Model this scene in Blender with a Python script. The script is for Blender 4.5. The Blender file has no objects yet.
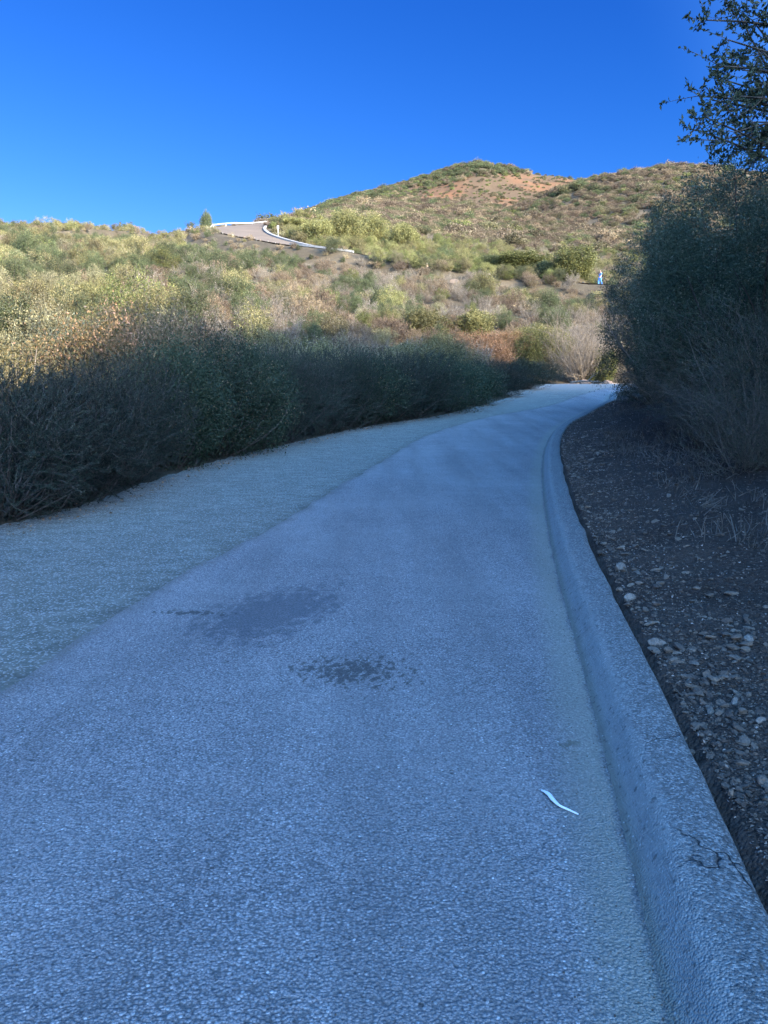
import bpy, math, random
import numpy as np
from mathutils import Vector, Matrix

random.seed(7)
S = bpy.context.scene
C = S.collection
PI = math.pi

# ------------------------------------------------------------------ camera
H_EYE, PITCH, F = 1.6, math.radians(10.2), 768.0
CP, SP = math.cos(PITCH), math.sin(PITCH)
cam = bpy.data.cameras.new('camera'); cam.sensor_fit = 'VERTICAL'
cam.sensor_height = 24.0; cam.lens = 24.0 * F / 1024.0
cam.clip_start = 0.05; cam.clip_end = 5000
co = bpy.data.objects.new('camera', cam); C.objects.link(co)
co.location = (0, 0, H_EYE); co.rotation_euler = (PI / 2 - PITCH, 0, 0)
S.camera = co


def at(px, py, Y):
    """the point at ground distance Y ahead seen in direction (px, py)"""
    u, v = (px - 384) / F, (512 - py) / F
    t = Y / (CP + v * SP)
    return np.array([u * t, Y, H_EYE + t * (-SP + v * CP)])


def pix(x, y, z):
    d = y * CP - (z - H_EYE) * SP
    d = np.maximum(d, 0.01)
    v = ((z - H_EYE) * CP + y * SP) / d
    return 384 + x / d * F, 512 - v * F


# ------------------------------------------------------------------ noise
def vnoise(x, y, seed=0):
    xi, yi = np.floor(x).astype(np.int64), np.floor(y).astype(np.int64)
    fx, fy = x - xi, y - yi
    fx, fy = fx * fx * (3 - 2 * fx), fy * fy * (3 - 2 * fy)

    def h(a, b):
        n = (a * 374761393 + b * 668265263 + seed * 1442695) & 0x7fffffff
        n = ((n ^ (n >> 13)) * 1274126177) & 0x7fffffff
        return ((n ^ (n >> 16)) & 0xffff) / 65535.0
    return (h(xi, yi) * (1 - fx) + h(xi + 1, yi) * fx) * (1 - fy) + (h(xi, yi + 1) * (1 - fx) + h(xi + 1, yi + 1) * fx) * fy


def fbm(x, y, seed=0, o=4):
    s, a, t = 0, 1.0, 0
    for i in range(o):
        s = s + a * vnoise(x * 2 ** i + 17.3 * i, y * 2 ** i - 9.1 * i, seed + i); t += a; a *= .5
    return s / t


def sstep(a, b, x):
    t = np.clip((x - a) / (b - a), 0, 1)
    return t * t * (3 - 2 * t)


# ------------------------------------------------------------------ path layout
def zp(Y):
    Y = np.asarray(Y, float)
    return 0.98 * (np.clip(Y - 14, 0, 29) / 28) ** 1.4


def G(px, py):
    Ys = np.arange(1.0, 90, .02)
    u, v = (px - 384) / F, (512 - py) / F
    t = Ys / (CP + v * SP)
    z = H_EYE + t * (-SP + v * CP)
    k = np.argmax(z < zp(Ys))
    if z[k] >= zp(Ys[k]): k = len(Ys) - 1
    return (u * t[k], Ys[k])


def crom(P, n=16):
    P = np.array(P, float)
    P = np.vstack([2 * P[0] - P[1], P, 2 * P[-1] - P[-2]])
    out = []
    for i in range(1, len(P) - 2):
        p0, p1, p2, p3 = P[i - 1:i + 3]
        # centripetal-ish: chord scaled tangents
        d1, d0, d2 = np.linalg.norm(p2 - p1), np.linalg.norm(p1 - p0), np.linalg.norm(p3 - p2)
        m1 = ((p2 - p1) / d1 * d0 + (p1 - p0) / d0 * d1) / (d0 + d1) * d1
        m2 = ((p3 - p2) / d2 * d1 + (p2 - p1) / d1 * d2) / (d1 + d2) * d1
        for k in range(n):
            t = k / n
            out.append((2 * t ** 3 - 3 * t * t + 1) * p1 + (t ** 3 - 2 * t * t + t) * m1 + (-2 * t ** 3 + 3 * t * t) * p2 + (t ** 3 - t * t) * m2)
    out.append(P[-2])
    return np.array(out)


def resample(P, n, s=None):
    d = np.r_[0, np.cumsum(np.linalg.norm(np.diff(P, axis=0), axis=1))]
    t = np.linspace(0, 1, n) * d[-1] if s is None else s * d[-1]
    return np.stack([np.interp(t, d, P[:, k]) for k in range(P.shape[1])], 1)


R_PX = [(670, 1024), (627, 840), (598, 725), (581, 659), (562, 590), (547, 519), (542.5, 470), (546, 446), (556, 430), (578, 417), (607, 402), (624, 392)]
L_PX = [(0, 690), (65, 648), (117, 612), (195, 568), (250, 540), (320, 498), (384, 460), (424, 437), (484, 418), (544, 407), (584, 394)]
H_PX = [(0, 535), (90, 512), (165, 485), (250, 457), (300, 445), (384, 426), (444, 417), (494, 405), (545, 388)]
RL = crom([(-6, -40), (-2.3, -20), (-.6, -7), (.35, -.8)] + [G(*p) for p in R_PX] + [(13.4, 38.6), (18, 40.5), (27, 42), (60, 44), (150, 47), (400, 60)])
LL = crom([(-10, -40), (-6, -20), (-3.6, -7), (-2.5, -.8)] + [G(*p) for p in L_PX] + [(12, 40.6), (15.5, 43.2), (25, 45.2), (60, 47.5), (150, 51), (400, 64)])
HL = crom([(-13, -40), (-9, -20), (-6.2, -7), (-5.0, 0)] + [G(*p) for p in H_PX] + [(11.5, 46.8), (16, 49), (25, 50.5), (60, 52), (150, 56), (400, 69)])


def sdist(x, y, P, far=1e3):
    """signed distance to polyline P: positive on the right of its direction; also nearest t"""
    best = np.full(x.shape, far); sg = np.ones(x.shape); tt = np.zeros(x.shape)
    for i in range(len(P) - 1):
        ax, ay = P[i, 0], P[i, 1]; bx, by = P[i + 1, 0] - ax, P[i + 1, 1] - ay
        l2 = bx * bx + by * by
        if l2 < 1e-9: continue
        t = np.clip(((x - ax) * bx + (y - ay) * by) / l2, 0, 1)
        dx, dy = x - ax - t * bx, y - ay - t * by
        d = np.hypot(dx, dy); m = d < best
        best = np.where(m, d, best); sg = np.where(m, np.sign(bx * (ay - y) + by * (x - ax)), sg); tt = np.where(m, i + t, tt)
    return best * np.where(sg == 0, 1, sg), tt


def thin(P, tol=.02):
    keep = [0]
    for i in range(1, len(P) - 1):
        a, b, c = P[keep[-1]], P[i], P[i + 1]
        u, w = b - a, c - b
        if abs(u[0] * w[1] - u[1] * w[0]) / (np.linalg.norm(u) * np.linalg.norm(w) + 1e-9) > tol or np.linalg.norm(u) > 12: keep.append(i)
    return P[keep + [len(P) - 1]]


RT, LT, HT = thin(RL), thin(LL), thin(HL)

# hillside road (hairpin), real points
ROADC = np.array([at(1400, 300, 92), at(1000, 298, 86), at(760, 293, 86), at(600, 288, 90), at(450, 273, 95), at(392, 263, 97), at(350, 254.5, 98.5), at(318, 249.5, 101), at(293, 245, 105), at(268, 240, 110),
                  at(250, 235.5, 116), at(240, 231, 123), at(242, 227, 131), at(258, 223.6, 138), at(285, 221.3, 143), at(308, 220.5, 151), at(322, 222, 164), at(326, 226, 185)])
ROADP = crom(ROADC, 8)
ROAD_W = 3.8

# ------------------------------------------------------------------ terrain table
TR = [20, 30, 45, 60, 80, 100, 115, 130, 150, 180, 230, 300, 360, 410, 470, 560, 700, 1000]
TABLE = {
    -300: [397, 360, 315, 285, 256, 243, 237, 233, 232, 245, 270, 290, 300, 310, 320, 330, 340, 350],
    0: [397, 352, 312, 283, 254, 240, 234, 230, 231, 245, 270, 290, 300, 310, 320, 330, 340, 350],
    100: [394, 352, 314, 287, 258, 243, 236, 232, 230, 242, 265, 285, 300, 310, 320, 330, 340, 350],
    200: [390, 352, 316, 290, 265, 247, 236, 227, 223, 232, 250, 270, 285, 300, 310, 320, 335, 350],
    280: [396, 360, 328, 305, 276, 256, 241, 229, 221, 222, 232, 236, 234, 230, 226, 222, 260, 320],
    350: [400, 364, 335, 312, 286, 263, 249, 239, 229, 219, 214, 210, 207, 205, 202, 197, 240, 300],
    405: [402, 366, 336, 315, 289, 270, 257, 247, 238, 228, 220, 213, 207, 203, 195, 182, 230, 300],
    445: [402, 368, 337, 318, 292, 275, 264, 256, 248, 238, 228, 217, 209, 203, 192, 169, 220, 300],
    475: [404, 370, 338, 320, 295, 278, 267, 259, 250, 242, 232, 221, 213, 207, 190, 158, 215, 300],
    505: [404, 370, 339, 324, 299, 280, 270, 262, 253, 243, 233, 220, 210, 214, 194, 168, 215, 300],
    540: [404, 372, 341, 330, 304, 285, 275, 266, 257, 246, 235, 216, 195, 216, 200, 175, 215, 300],
    580: [404, 374, 345, 336, 310, 289, 279, 270, 261, 250, 234, 205, 178, 202, 196, 179, 215, 300],
    610: [404, 376, 348, 338, 312, 291, 281, 272, 262, 250, 230, 196, 172, 190, 192, 183, 215, 300],
    650: [404, 376, 350, 340, 315, 293, 282, 273, 263, 249, 226, 190, 167, 175, 182, 185, 215, 300],
    700: [404, 376, 350, 340, 316, 294, 283, 274, 263, 248, 226, 192, 169, 175, 184, 190, 220, 300],
    780: [404, 376, 352, 340, 317, 295, 284, 275, 265, 252, 232, 205, 182, 185, 192, 200, 230, 300],
    1100: [404, 376, 355, 342, 320, 300, 290, 282, 275, 265, 255, 240, 230, 232, 240, 245, 260, 310],
    2000: [404, 376, 355, 345, 330, 315, 310, 305, 300, 300, 300, 300, 300, 300, 310, 320, 330, 340],
}
_cols = sorted(TABLE)
_S = np.array([(c - 384) / F / 1.02 for c in _cols])
_Z = np.array([[at(384, p, y)[2] for p, y in zip(TABLE[c], TR)] for c in _cols])
_NS, _NR = 240, 400
_sg = np.linspace(_S[0], _S[-1], _NS)
_ug = np.linspace(math.log(20), math.log(1000), _NR)


def _blur(a, k, ax):
    w = np.exp(-.5 * (np.arange(-k * 3, k * 3 + 1) / k) ** 2); w /= w.sum()
    pad = [(0, 0), (0, 0)]; pad[ax] = (k * 3, k * 3)
    b = np.pad(a, pad, 'edge')
    return np.apply_along_axis(lambda v: np.convolve(v, w, 'valid'), ax, b)


_t1 = np.array([np.interp(_ug, np.log(TR), r) for r in _Z])
_t2 = np.stack([np.interp(_sg, _S, _t1[:, j]) for j in range(_NR)], 1)
_t2 = _blur(_blur(_t2, 1, 0), 2, 1)


def z_table(x, y):
    Y = np.clip(y, 20, 1000)
    s = np.clip(x / Y, _S[0], _S[-1])
    a = (s - _sg[0]) / (_sg[-1] - _sg[0]) * (_NS - 1); b = (np.log(Y) - _ug[0]) / (_ug[-1] - _ug[0]) * (_NR - 1)
    i, j = np.clip(a.astype(int), 0, _NS - 2), np.clip(b.astype(int), 0, _NR - 2)
    fa, fb = a - i, b - j
    z = (_t2[i, j] * (1 - fa) + _t2[i + 1, j] * fa) * (1 - fb) + (_t2[i, j + 1] * (1 - fa) + _t2[i + 1, j + 1] * fa) * fb
    return z * np.where(y < 20, .55 + .45 * sstep(0, 20, y), 1)


BANK_MAX = 14.6


def bank(d, x, y):
    h = .07 + .16 * np.minimum(d, 2.4) + .82 * np.clip(d - 2.4, 0, None)
    lim = BANK_MAX
    h = np.where(h > lim * .7, lim - (lim * .3) * np.exp(-(h - lim * .7) / (lim * .3)), h)
    n = fbm(x * .35, y * .35, 5) - .5
    return h + n * np.clip(d - 1.0, 0, 6) * .28 + (fbm(x * 1.7, y * 1.7, 8, 3) - .5) * .14 * sstep(.1, .8, d)


def ground_z(x, y, masks=False):
    x, y = np.asarray(x, float), np.asarray(y, float)
    sR, _ = sdist(x, y, RT); sL, _ = sdist(x, y, LT); sH, _ = sdist(x, y, HT)
    z0 = zp(y)
    far = z_table(x, y)
    far = far + (fbm(x * .045, y * .045, 2, 4) - .5) * 2.6 * sstep(40, 140, y) * (.35 + sstep(150, 300, y)) + (fbm(x * .2, y * .2, 12, 3) - .5) * .9 * sstep(22, 45, y)
    # gullies on the far mountain
    dl = -sL
    w = sstep(4.5, 14, dl)
    zl = z0 * (1 - w) + far * w + (fbm(x * 1.1, y * 1.1, 31, 3) - .5) * .12 * sstep(.5, 3, -sH)
    z = np.where(sR > 0, z0 + bank(np.maximum(sR, 0), x, y), zl)
    z = np.where((sR <= 0) & (-sL < 0), z0 - .05, z)
    z = np.where((sR > 0) & (sR < .325), np.minimum(z0 - .05 + .12 * sR / .31, z0 + .07), z)
    z = np.where((dl >= 0) & (sR <= 0) & (sH > -.35), z0 - .05, z)
    # the hillside road bench
    if np.any((y > 60)):
        sel = (y > 75) & (y < 175) & (x > -50) & (x < 160)
        if np.any(sel):
            P = ROADP
            d, t = sdist(x[sel], y[sel], P[:, :2])
            i = np.clip(t.astype(int), 0, len(P) - 2)
            rz = P[i, 2] * (1 - (t - i)) + P[i + 1, 2] * (t - i)
            ww = 1 - sstep(ROAD_W + .7, ROAD_W + 5.0, np.abs(d))
            zz = z[sel]
            # below the outer edge the fill slope drops away at about 30 degrees
            out_ = np.where(d < 0, np.abs(d) - ROAD_W - .7, 0)
            zz = np.where((d < 0) & (out_ > 0), np.minimum(zz, rz - .12 - .35 * np.minimum(out_, 9)), zz)
            z[sel] = zz * (1 - ww) + (rz - .12) * ww
    if masks:
        return z, sR, sL, sH
    return z


# ------------------------------------------------------------------ mesh helpers
def new_mesh(name, V, Fc, smooth=True, rnd=None, mats=(), midx=None):
    """V (n,3); Fc (m,k) array of faces with equal count, or a list of such arrays"""
    me = bpy.data.meshes.new(name)
    Fs = Fc if isinstance(Fc, list) else [Fc]
    Fs = [f for f in Fs if len(f)]
    me.vertices.add(len(V)); me.vertices.foreach_set('co', np.ascontiguousarray(V, np.float32).ravel())
    tot = sum(f.size for f in Fs); nf = sum(len(f) for f in Fs)
    me.loops.add(tot); me.polygons.add(nf)
    me.loops.foreach_set('vertex_index', np.concatenate([f.ravel() for f in Fs]).astype(np.int32))
    cnt = np.concatenate([np.full(len(f), f.shape[1]) for f in Fs])
    st = np.r_[0, np.cumsum(cnt)[:-1]].astype(np.int32)
    me.polygons.foreach_set('loop_start', st)
    me.polygons.foreach_set('use_smooth', np.full(nf, bool(smooth)))
    for m in mats: me.materials.append(m)
    if midx is not None: me.polygons.foreach_set('material_index', midx.astype(np.int32))
    if rnd is not None:
        a = me.attributes.new('rnd', 'FLOAT', 'FACE'); a.data.foreach_set('value', rnd.astype(np.float32))
    me.update(calc_edges=True); me.validate(clean_customdata=False)
    return me


def link(name, me, parent=None, loc=None):
    o = bpy.data.objects.new(name, me); C.objects.link(o)
    if parent: o.parent = parent
    if loc is not None: o.location = loc
    return o


def tag(o, label=None, cat=None, group=None, kind=None):
    if label: o['label'] = label
    if cat: o['category'] = cat
    if group: o['group'] = group
    if kind: o['kind'] = kind
    return o


# ------------------------------------------------------------------ materials
class N:
    def __init__(s, name):
        s.m = bpy.data.materials.new(name); s.m.use_nodes = True
        s.t = s.m.node_tree; s.t.nodes.clear()
        s.out = s.t.nodes.new('ShaderNodeOutputMaterial')

    def n(s, typ, inp=None, **kw):
        q = s.t.nodes.new('ShaderNode' + typ)
        for k, v in kw.items(): setattr(q, k, v)
        for k, v in (inp or {}).items():
            i = q.inputs[k]
            if hasattr(v, 'is_output') or isinstance(v, bpy.types.NodeSocket): s.t.links.new(v, i)
            else: i.default_value = v
        return q

    def mix(s, f, a, b, bt='MIX'):
        q = s.t.nodes.new('ShaderNodeMix'); q.data_type = 'RGBA'; q.blend_type = bt
        for k, v in ((0, f), (6, a), (7, b)):
            if isinstance(v, bpy.types.NodeSocket): s.t.links.new(v, q.inputs[k])
            else: q.inputs[k].default_value = v if k == 0 else (v if len(v) == 4 else (*v, 1))
        return q.outputs[2]

    def math(s, op, a, b=0.0, c=0.0):
        q = s.t.nodes.new('ShaderNodeMath'); q.operation = op
        for k, v in enumerate((a, b, c)):
            if isinstance(v, bpy.types.NodeSocket): s.t.links.new(v, q.inputs[k])
            else: q.inputs[k].default_value = v
        return q.outputs[0]

    def ramp(s, f, stops):
        q = s.t.nodes.new('ShaderNodeValToRGB'); s.t.links.new(f, q.inputs[0])
        e = q.color_ramp.elements
        while len(e) < len(stops): e.new(.5)
        for k, (p, c) in enumerate(stops):
            e[k].position = p; e[k].color = (*c, 1) if hasattr(c, '__len__') else (c, c, c, 1)
        return q.outputs[0]

    def noise(s, vec, scale, det=4, rough=.55, dim='3D', dist=0):
        q = s.n('TexNoise', {'Scale': scale, 'Detail': det, 'Roughness': rough, 'Distortion': dist})
        if vec is not None: s.t.links.new(vec, q.inputs['Vector'])
        return q.outputs['Fac']

    def vor(s, vec, scale, feat='F1', rand=1):
        q = s.n('TexVoronoi', {'Scale': scale, 'Randomness': rand}, feature=feat)
        s.t.links.new(vec, q.inputs['Vector'])
        return q

    def bsdf(s, col, rough=.9, spec=.2, bump=None, strength=.5, dist=.01):
        b = s.n('BsdfPrincipled', {'Roughness': rough, 'Specular IOR Level': spec})
        if isinstance(col, bpy.types.NodeSocket): s.t.links.new(col, b.inputs['Base Color'])
        else: b.inputs['Base Color'].default_value = (*col, 1)
        if bump is not None:
            q = s.n('Bump', {'Height': bump, 'Strength': strength, 'Distance': dist})
            s.t.links.new(q.outputs[0], b.inputs['Normal'])
        s.t.links.new(b.outputs[0], s.out.inputs[0])
        return b


def leaf_mat(name, cols, trans=.25, rough=.6, vary=.62):
    """cols: dark, mid, light (leaf albedo). Each leaf and each plant has its own tone."""
    k = N(name)
    a = k.n('Attribute', attribute_name='rnd', attribute_type='GEOMETRY').outputs['Fac']
    oi = k.n('ObjectInfo').outputs['Random']
    c = k.ramp(a, [(0, cols[0]), (.5, cols[1]), (.93, cols[2]), (1, cols[3] if len(cols) > 3 else cols[2])])
    hs = k.n('HueSaturation', {'Hue': k.math('ADD', .488, k.math('MULTIPLY', oi, .024)), 'Saturation': 1, 'Value': k.math('ADD', 1 - vary / 2, k.math('MULTIPLY', oi, vary)), 'Color': c})
    d = k.n('BsdfDiffuse', {'Color': hs.outputs[0]})
    t = k.n('BsdfTranslucent', {'Color': hs.outputs[0]})
    g = k.n('BsdfGlossy', {'Color': (.5, .5, .5, 1), 'Roughness': rough})
    m = k.n('MixShader', {0: trans, 1: d.outputs[0], 2: t.outputs[0]})
    m2 = k.n('MixShader', {0: .05, 1: m.outputs[0], 2: g.outputs[0]})
    k.t.links.new(m2.outputs[0], k.out.inputs[0])
    return k.m


def wood_mat(name, c1, c2):
    k = N(name)
    p = k.n('TexCoord').outputs['Object']
    n = k.noise(p, 18, 4)
    oi = k.n('ObjectInfo').outputs['Random']
    c = k.ramp(n, [(.3, c1), (.7, c2)])
    hs = k.n('HueSaturation', {'Value': k.math('ADD', .8, k.math('MULTIPLY', oi, .4)), 'Color': c})
    k.bsdf(hs.outputs[0], .9, .1)
    return k.m


M = {}
#            dark              mid               light            odd leaf
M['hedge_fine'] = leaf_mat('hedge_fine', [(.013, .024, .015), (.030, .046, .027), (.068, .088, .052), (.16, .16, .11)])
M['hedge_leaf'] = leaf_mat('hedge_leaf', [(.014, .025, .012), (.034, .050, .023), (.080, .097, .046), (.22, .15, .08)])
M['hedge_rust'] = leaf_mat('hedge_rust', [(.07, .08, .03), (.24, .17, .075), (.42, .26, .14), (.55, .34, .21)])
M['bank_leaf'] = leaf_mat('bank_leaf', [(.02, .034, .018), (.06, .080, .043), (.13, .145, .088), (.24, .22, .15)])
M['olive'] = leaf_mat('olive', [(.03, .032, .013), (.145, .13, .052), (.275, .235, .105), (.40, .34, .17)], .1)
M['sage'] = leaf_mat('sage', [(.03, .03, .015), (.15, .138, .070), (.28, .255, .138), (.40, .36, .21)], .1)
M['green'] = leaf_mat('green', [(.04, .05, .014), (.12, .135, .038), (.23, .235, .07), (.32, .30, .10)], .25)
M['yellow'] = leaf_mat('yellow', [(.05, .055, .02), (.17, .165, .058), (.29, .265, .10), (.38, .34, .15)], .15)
M['brown'] = leaf_mat('brown', [(.03, .022, .015), (.165, .118, .070), (.30, .22, .138), (.42, .33, .22)], .1)
M['grey'] = leaf_mat('grey', [(.05, .042, .032), (.165, .14, .106), (.28, .24, .19), (.42, .37, .30)], .1)
M['orange'] = leaf_mat('orange', [(.12, .10, .04), (.32, .20, .10), (.46, .28, .16), (.55, .36, .22)], .2)
M['far_brown'] = leaf_mat('far_brown', [(.035, .026, .017), (.10, .073, .046), (.17, .128, .084), (.24, .19, .13)], .05)
M['far_olive'] = leaf_mat('far_olive', [(.03, .028, .014), (.085, .075, .036), (.155, .132, .065), (.22, .18, .10)], .05)
M['dark'] = leaf_mat('dark', [(.03, .042, .018), (.065, .08, .032), (.11, .125, .05), (.16, .16, .07)], .15)
M['bark'] = wood_mat('bark', (.05, .04, .032), (.14, .12, .10))
M['pale_twig'] = wood_mat('pale_twig', (.13, .11, .085), (.30, .26, .21))
M['grey_twig'] = wood_mat('grey_twig', (.07, .06, .05), (.19, .17, .145))
M['straw'] = wood_mat('straw', (.14, .11, .06), (.32, .26, .155))


# ------------------------------------------------------------------ plants
def rot_frames(D, rng):
    """for unit vectors D (n,3): two perpendicular unit vectors with random roll"""
    r = rng.normal(size=D.shape)
    A = np.cross(D, r); A /= np.linalg.norm(A, axis=1, keepdims=True) + 1e-9
    B = np.cross(D, A)
    return A, B


def unit(v):
    return v / (np.linalg.norm(v, axis=-1, keepdims=True) + 1e-9)


def leaves(Cn, D, L, W, rng, fold=.25):
    """rhombic leaves from base Cn along D"""
    A, B = rot_frames(D, rng)
    L, W = L[:, None], W[:, None]
    v0 = Cn; v2 = Cn + D * L; mid = Cn + D * L * .45 + B * W * fold
    v1 = mid + A * W * .5; v3 = mid - A * W * .5
    n = len(Cn)
    V = np.stack([v0, v1, v2, v3], 1).reshape(-1, 3)
    Fc = np.arange(4 * n).reshape(n, 4)
    return V, Fc


def tubes(paths, radii, sides=4):
    """paths (n,k,3), radii (n,k) -> verts, quads"""
    n, k, _ = paths.shape
    T = unit(np.gradient(paths, axis=1))
    ref = np.broadcast_to(np.array([.31, .22, .92]), T.shape)
    A = unit(np.cross(T, ref)); B = np.cross(T, A)
    an = np.arange(sides) * 2 * PI / sides
    V = paths[:, :, None, :] + radii[:, :, None, None] * (A[:, :, None, :] * np.cos(an)[None, None, :, None] + B[:, :, None, :] * np.sin(an)[None, None, :, None])
    idx = np.arange(n * k * sides).reshape(n, k, sides)
    a = idx[:, :-1, :]; b = idx[:, 1:, :]
    Fc = np.stack([a, np.roll(a, -1, 2), np.roll(b, -1, 2), b], -1).reshape(-1, 4)
    return V.reshape(-1, 3), Fc


def bez(P0, P1, P2, k):
    t = np.linspace(0, 1, k)[None, :, None]
    return (1 - t) ** 2 * P0[:, None] + 2 * t * (1 - t) * P1[:, None] + t * t * P2[:, None]


def dome_clumps(rng, n, R, H, lump=.25, inner=.45, low=.0, squash=1.0, top=1.0):
    """clump centres of an uneven crown standing on the ground"""
    d = unit(rng.normal(size=(n, 3)))
    ph = rng.uniform(0, 6.28, (5, 1)); fr = rng.normal(size=(5, 3)) * 2.4
    ln = np.sin(d @ fr.T + ph.T).sum(1) / 5
    rad = (1 + lump * ln * 1.6) * rng.uniform(inner ** 2, 1, n) ** .5
    p = d * rad[:, None]
    p[:, 0] *= R; p[:, 1] *= R
    p[:, 2] = H * (low + (1 - low) * (.5 + .5 * p[:, 2] * top))
    # broad shoulders towards the ground
    p[:, 2] = np.maximum(p[:, 2], H * .04)
    return p


def shrub(seed, R, H, nc, per, L, W, kind='leafy', spread=.16, lump=.25, inner=.45, nb=24, br=.018, wisp=.35, up=.5, low=0.0):
    """foliage (V,F,rnd) and wood (V,F) of one shrub"""
    rng = np.random.default_rng(seed)
    cl = dome_clumps(rng, nc, R, H, lump, inner, low)
    out = unit(cl - np.array([0, 0, H * .35]))
    tone = rng.uniform(-.22, .22, nc)
    if kind == 'leafy':
        n = nc * per
        ci = np.repeat(np.arange(nc), per)
        off = rng.normal(size=(n, 3)) * spread * np.array([R, R, H * .6])
        P = cl[ci] + off
        D = unit(out[ci] * .5 + rng.normal(size=(n, 3)) + np.array([0, 0, up * .4]))
        ok = P[:, 2] > .01
        P, D, ci = P[ok], D[ok], ci[ok]
        n = len(P)
        V, Fc = leaves(P, D, L * rng.uniform(.6, 1.3, n), W * rng.uniform(.7, 1.2, n), rng)
        rnd = np.clip(.5 + tone[ci] + rng.normal(size=n) * .22, 0, 1)
        tw = cl[:, None]  # twigs
        m = min(nc, 160)
        a = cl[:m] - out[:m] * spread * R * 2; b = cl[:m] + unit(out[:m] + rng.normal(size=(m, 3)) * .5) * spread * R * 2
        TV, TF = tubes(bez(a, (a + b) / 2 + rng.normal(size=(m, 3)) * .05, b, 4), np.linspace(.005, .0015, 4)[None].repeat(m, 0), 3)
    else:   # feathery wisps with needle leaves along them
        base = cl
        D0 = unit(out * .8 + rng.normal(size=(nc, 3)) * .45 + np.array([0, 0, up]))
        ln = wisp * rng.uniform(.6, 1.4, nc)
        a = base - D0 * ln[:, None] * .35
        b = base + D0 * ln[:, None] * .65
        mid = (a + b) / 2 + rng.normal(size=(nc, 3)) * ln[:, None] * .12
        path = bez(a, mid, b, 5)
        TV, TF = tubes(path, np.linspace(.004, .0012, 5)[None].repeat(nc, 0), 3)
        n = nc * per
        ci = np.repeat(np.arange(nc), per)
        t = rng.uniform(.1, 1, n)[:, None]
        P = (1 - t) ** 2 * a[ci] + 2 * t * (1 - t) * mid[ci] + t * t * b[ci]
        D = unit((b - a)[ci] / ln[ci][:, None] * .9 + rng.normal(size=(n, 3)) * .75)
        V, Fc = leaves(P, D, L * rng.uniform(.6, 1.4, n), W * rng.uniform(.7, 1.3, n), rng)
        rnd = np.clip(.5 + tone[ci] + rng.normal(size=n) * .2 + (t[:, 0] - .6) * .2, 0, 1)
    nb = min(nb, nc)
    base = rng.normal(size=(nb, 3)) * np.array([R * .12, R * .12, 0]); base[:, 2] = -.1
    tip = cl[:nb]
    mid = base * .4 + tip * .6 + rng.normal(size=(nb, 3)) * .12 * R; mid[:, 2] = tip[:, 2] * .45
    BV, BF = tubes(bez(base, mid, tip, 7), np.linspace(br, br * .25, 7)[None].repeat(nb, 0), 4)
    WV = np.vstack([BV, TV]); WF = np.vstack([BF, TF + len(BV)])
    return (V, Fc, rnd), (WV, WF)


def bare_shrub(seed, R, H, n1=16, n2=7, n3=5, r=.012, leafy=0, L=.03, W=.012):
    """leafless brush: branches, twigs, twiglets"""
    rng = np.random.default_rng(seed)
    tip = dome_clumps(rng, n1, R, H, .3, .7, .25)
    base = rng.normal(size=(n1, 3)) * R * .08; base[:, 2] = -.05
    mid = base * .5 + tip * .5 + rng.normal(size=(n1, 3)) * .15 * R
    mid[:, 2] = tip[:, 2] * .35
    P1 = bez(base, mid, tip, 7)
    parts = [tubes(P1, np.linspace(r, r * .3, 7)[None].repeat(n1, 0), 4)]

    def sub(P, n, ln, rr, k):
        m, kk, _ = P.shape
        i = np.repeat(np.arange(m), n); t = rng.integers(max(1, kk // 3), kk, len(i))
        a = P[i, t]; d = unit(P[i, t] - P[i, t - 1])
        D = unit(d + rng.normal(size=d.shape) * .55 + np.array([0, 0, .25]))
        l = ln * rng.uniform(.5, 1.4, len(i))[:, None]
        b = a + D * l; mm = (a + b) / 2 + rng.normal(size=a.shape) * l * .12
        Q = bez(a, mm, b, k)
        parts.append(tubes(Q, np.linspace(rr, rr * .3, k)[None].repeat(len(i), 0), 3))
        return Q
    P2 = sub(P1, n2, H * .32, r * .4, 5)
    P3 = sub(P2, n3, H * .15, r * .2, 4)
    if leafy:
        m, kk, _ = P3.shape
        i = rng.integers(0, m, leafy); P = P3[i, rng.integers(0, kk, leafy)]
        V, Fc = leaves(P, unit(rng.normal(size=P.shape)), L * rng.uniform(.6, 1.3, leafy), W * np.ones(leafy), rng)
        fol = (V, Fc, rng.uniform(0, 1, leafy))
    else: fol = None
    o = 0; VV, FF = [], []
    for v, f in parts: VV.append(v); FF.append(f + o); o += len(v)
    return fol, (np.vstack(VV), np.vstack(FF))


def meshes_of(name, fol, wood, lm, wm):
    a = new_mesh(name + '_foliage', fol[0], fol[1], False, fol[2], (M[lm],)) if fol is not None else None
    b = new_mesh(name + '_branches', wood[0], wood[1], True, None, (M[wm],))
    return a, b


def one_mesh(name, fol, wood, lm, wm):
    if fol is None:
        return new_mesh(name, wood[0], wood[1], True, np.random.default_rng(1).uniform(0, 1, len(wood[1])), (M[wm],))
    V = np.vstack([fol[0], wood[0]]); Fs = np.vstack([fol[1], wood[1] + len(fol[0])])
    mi = np.r_[np.zeros(len(fol[1])), np.ones(len(wood[1]))]
    rn = np.r_[fol[2], np.full(len(wood[1]), .5)]
    return new_mesh(name, V, Fs, False, rn, (M[lm], M[wm]), mi)


def plant(name, meshes, loc, rz, sc, label, cat, group=None):
    """an Empty with foliage and branches as its children"""
    e = bpy.data.objects.new(name, None); C.objects.link(e); e.empty_display_size = .3
    e.location = loc; e.rotation_euler = (0, 0, rz); e.scale = sc if hasattr(sc, '__len__') else (sc, sc, sc)
    for nm, me in zip(('foliage', 'branches'), meshes):
        if me is not None: link(nm, me, e)
    return tag(e, label, cat, group)


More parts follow.
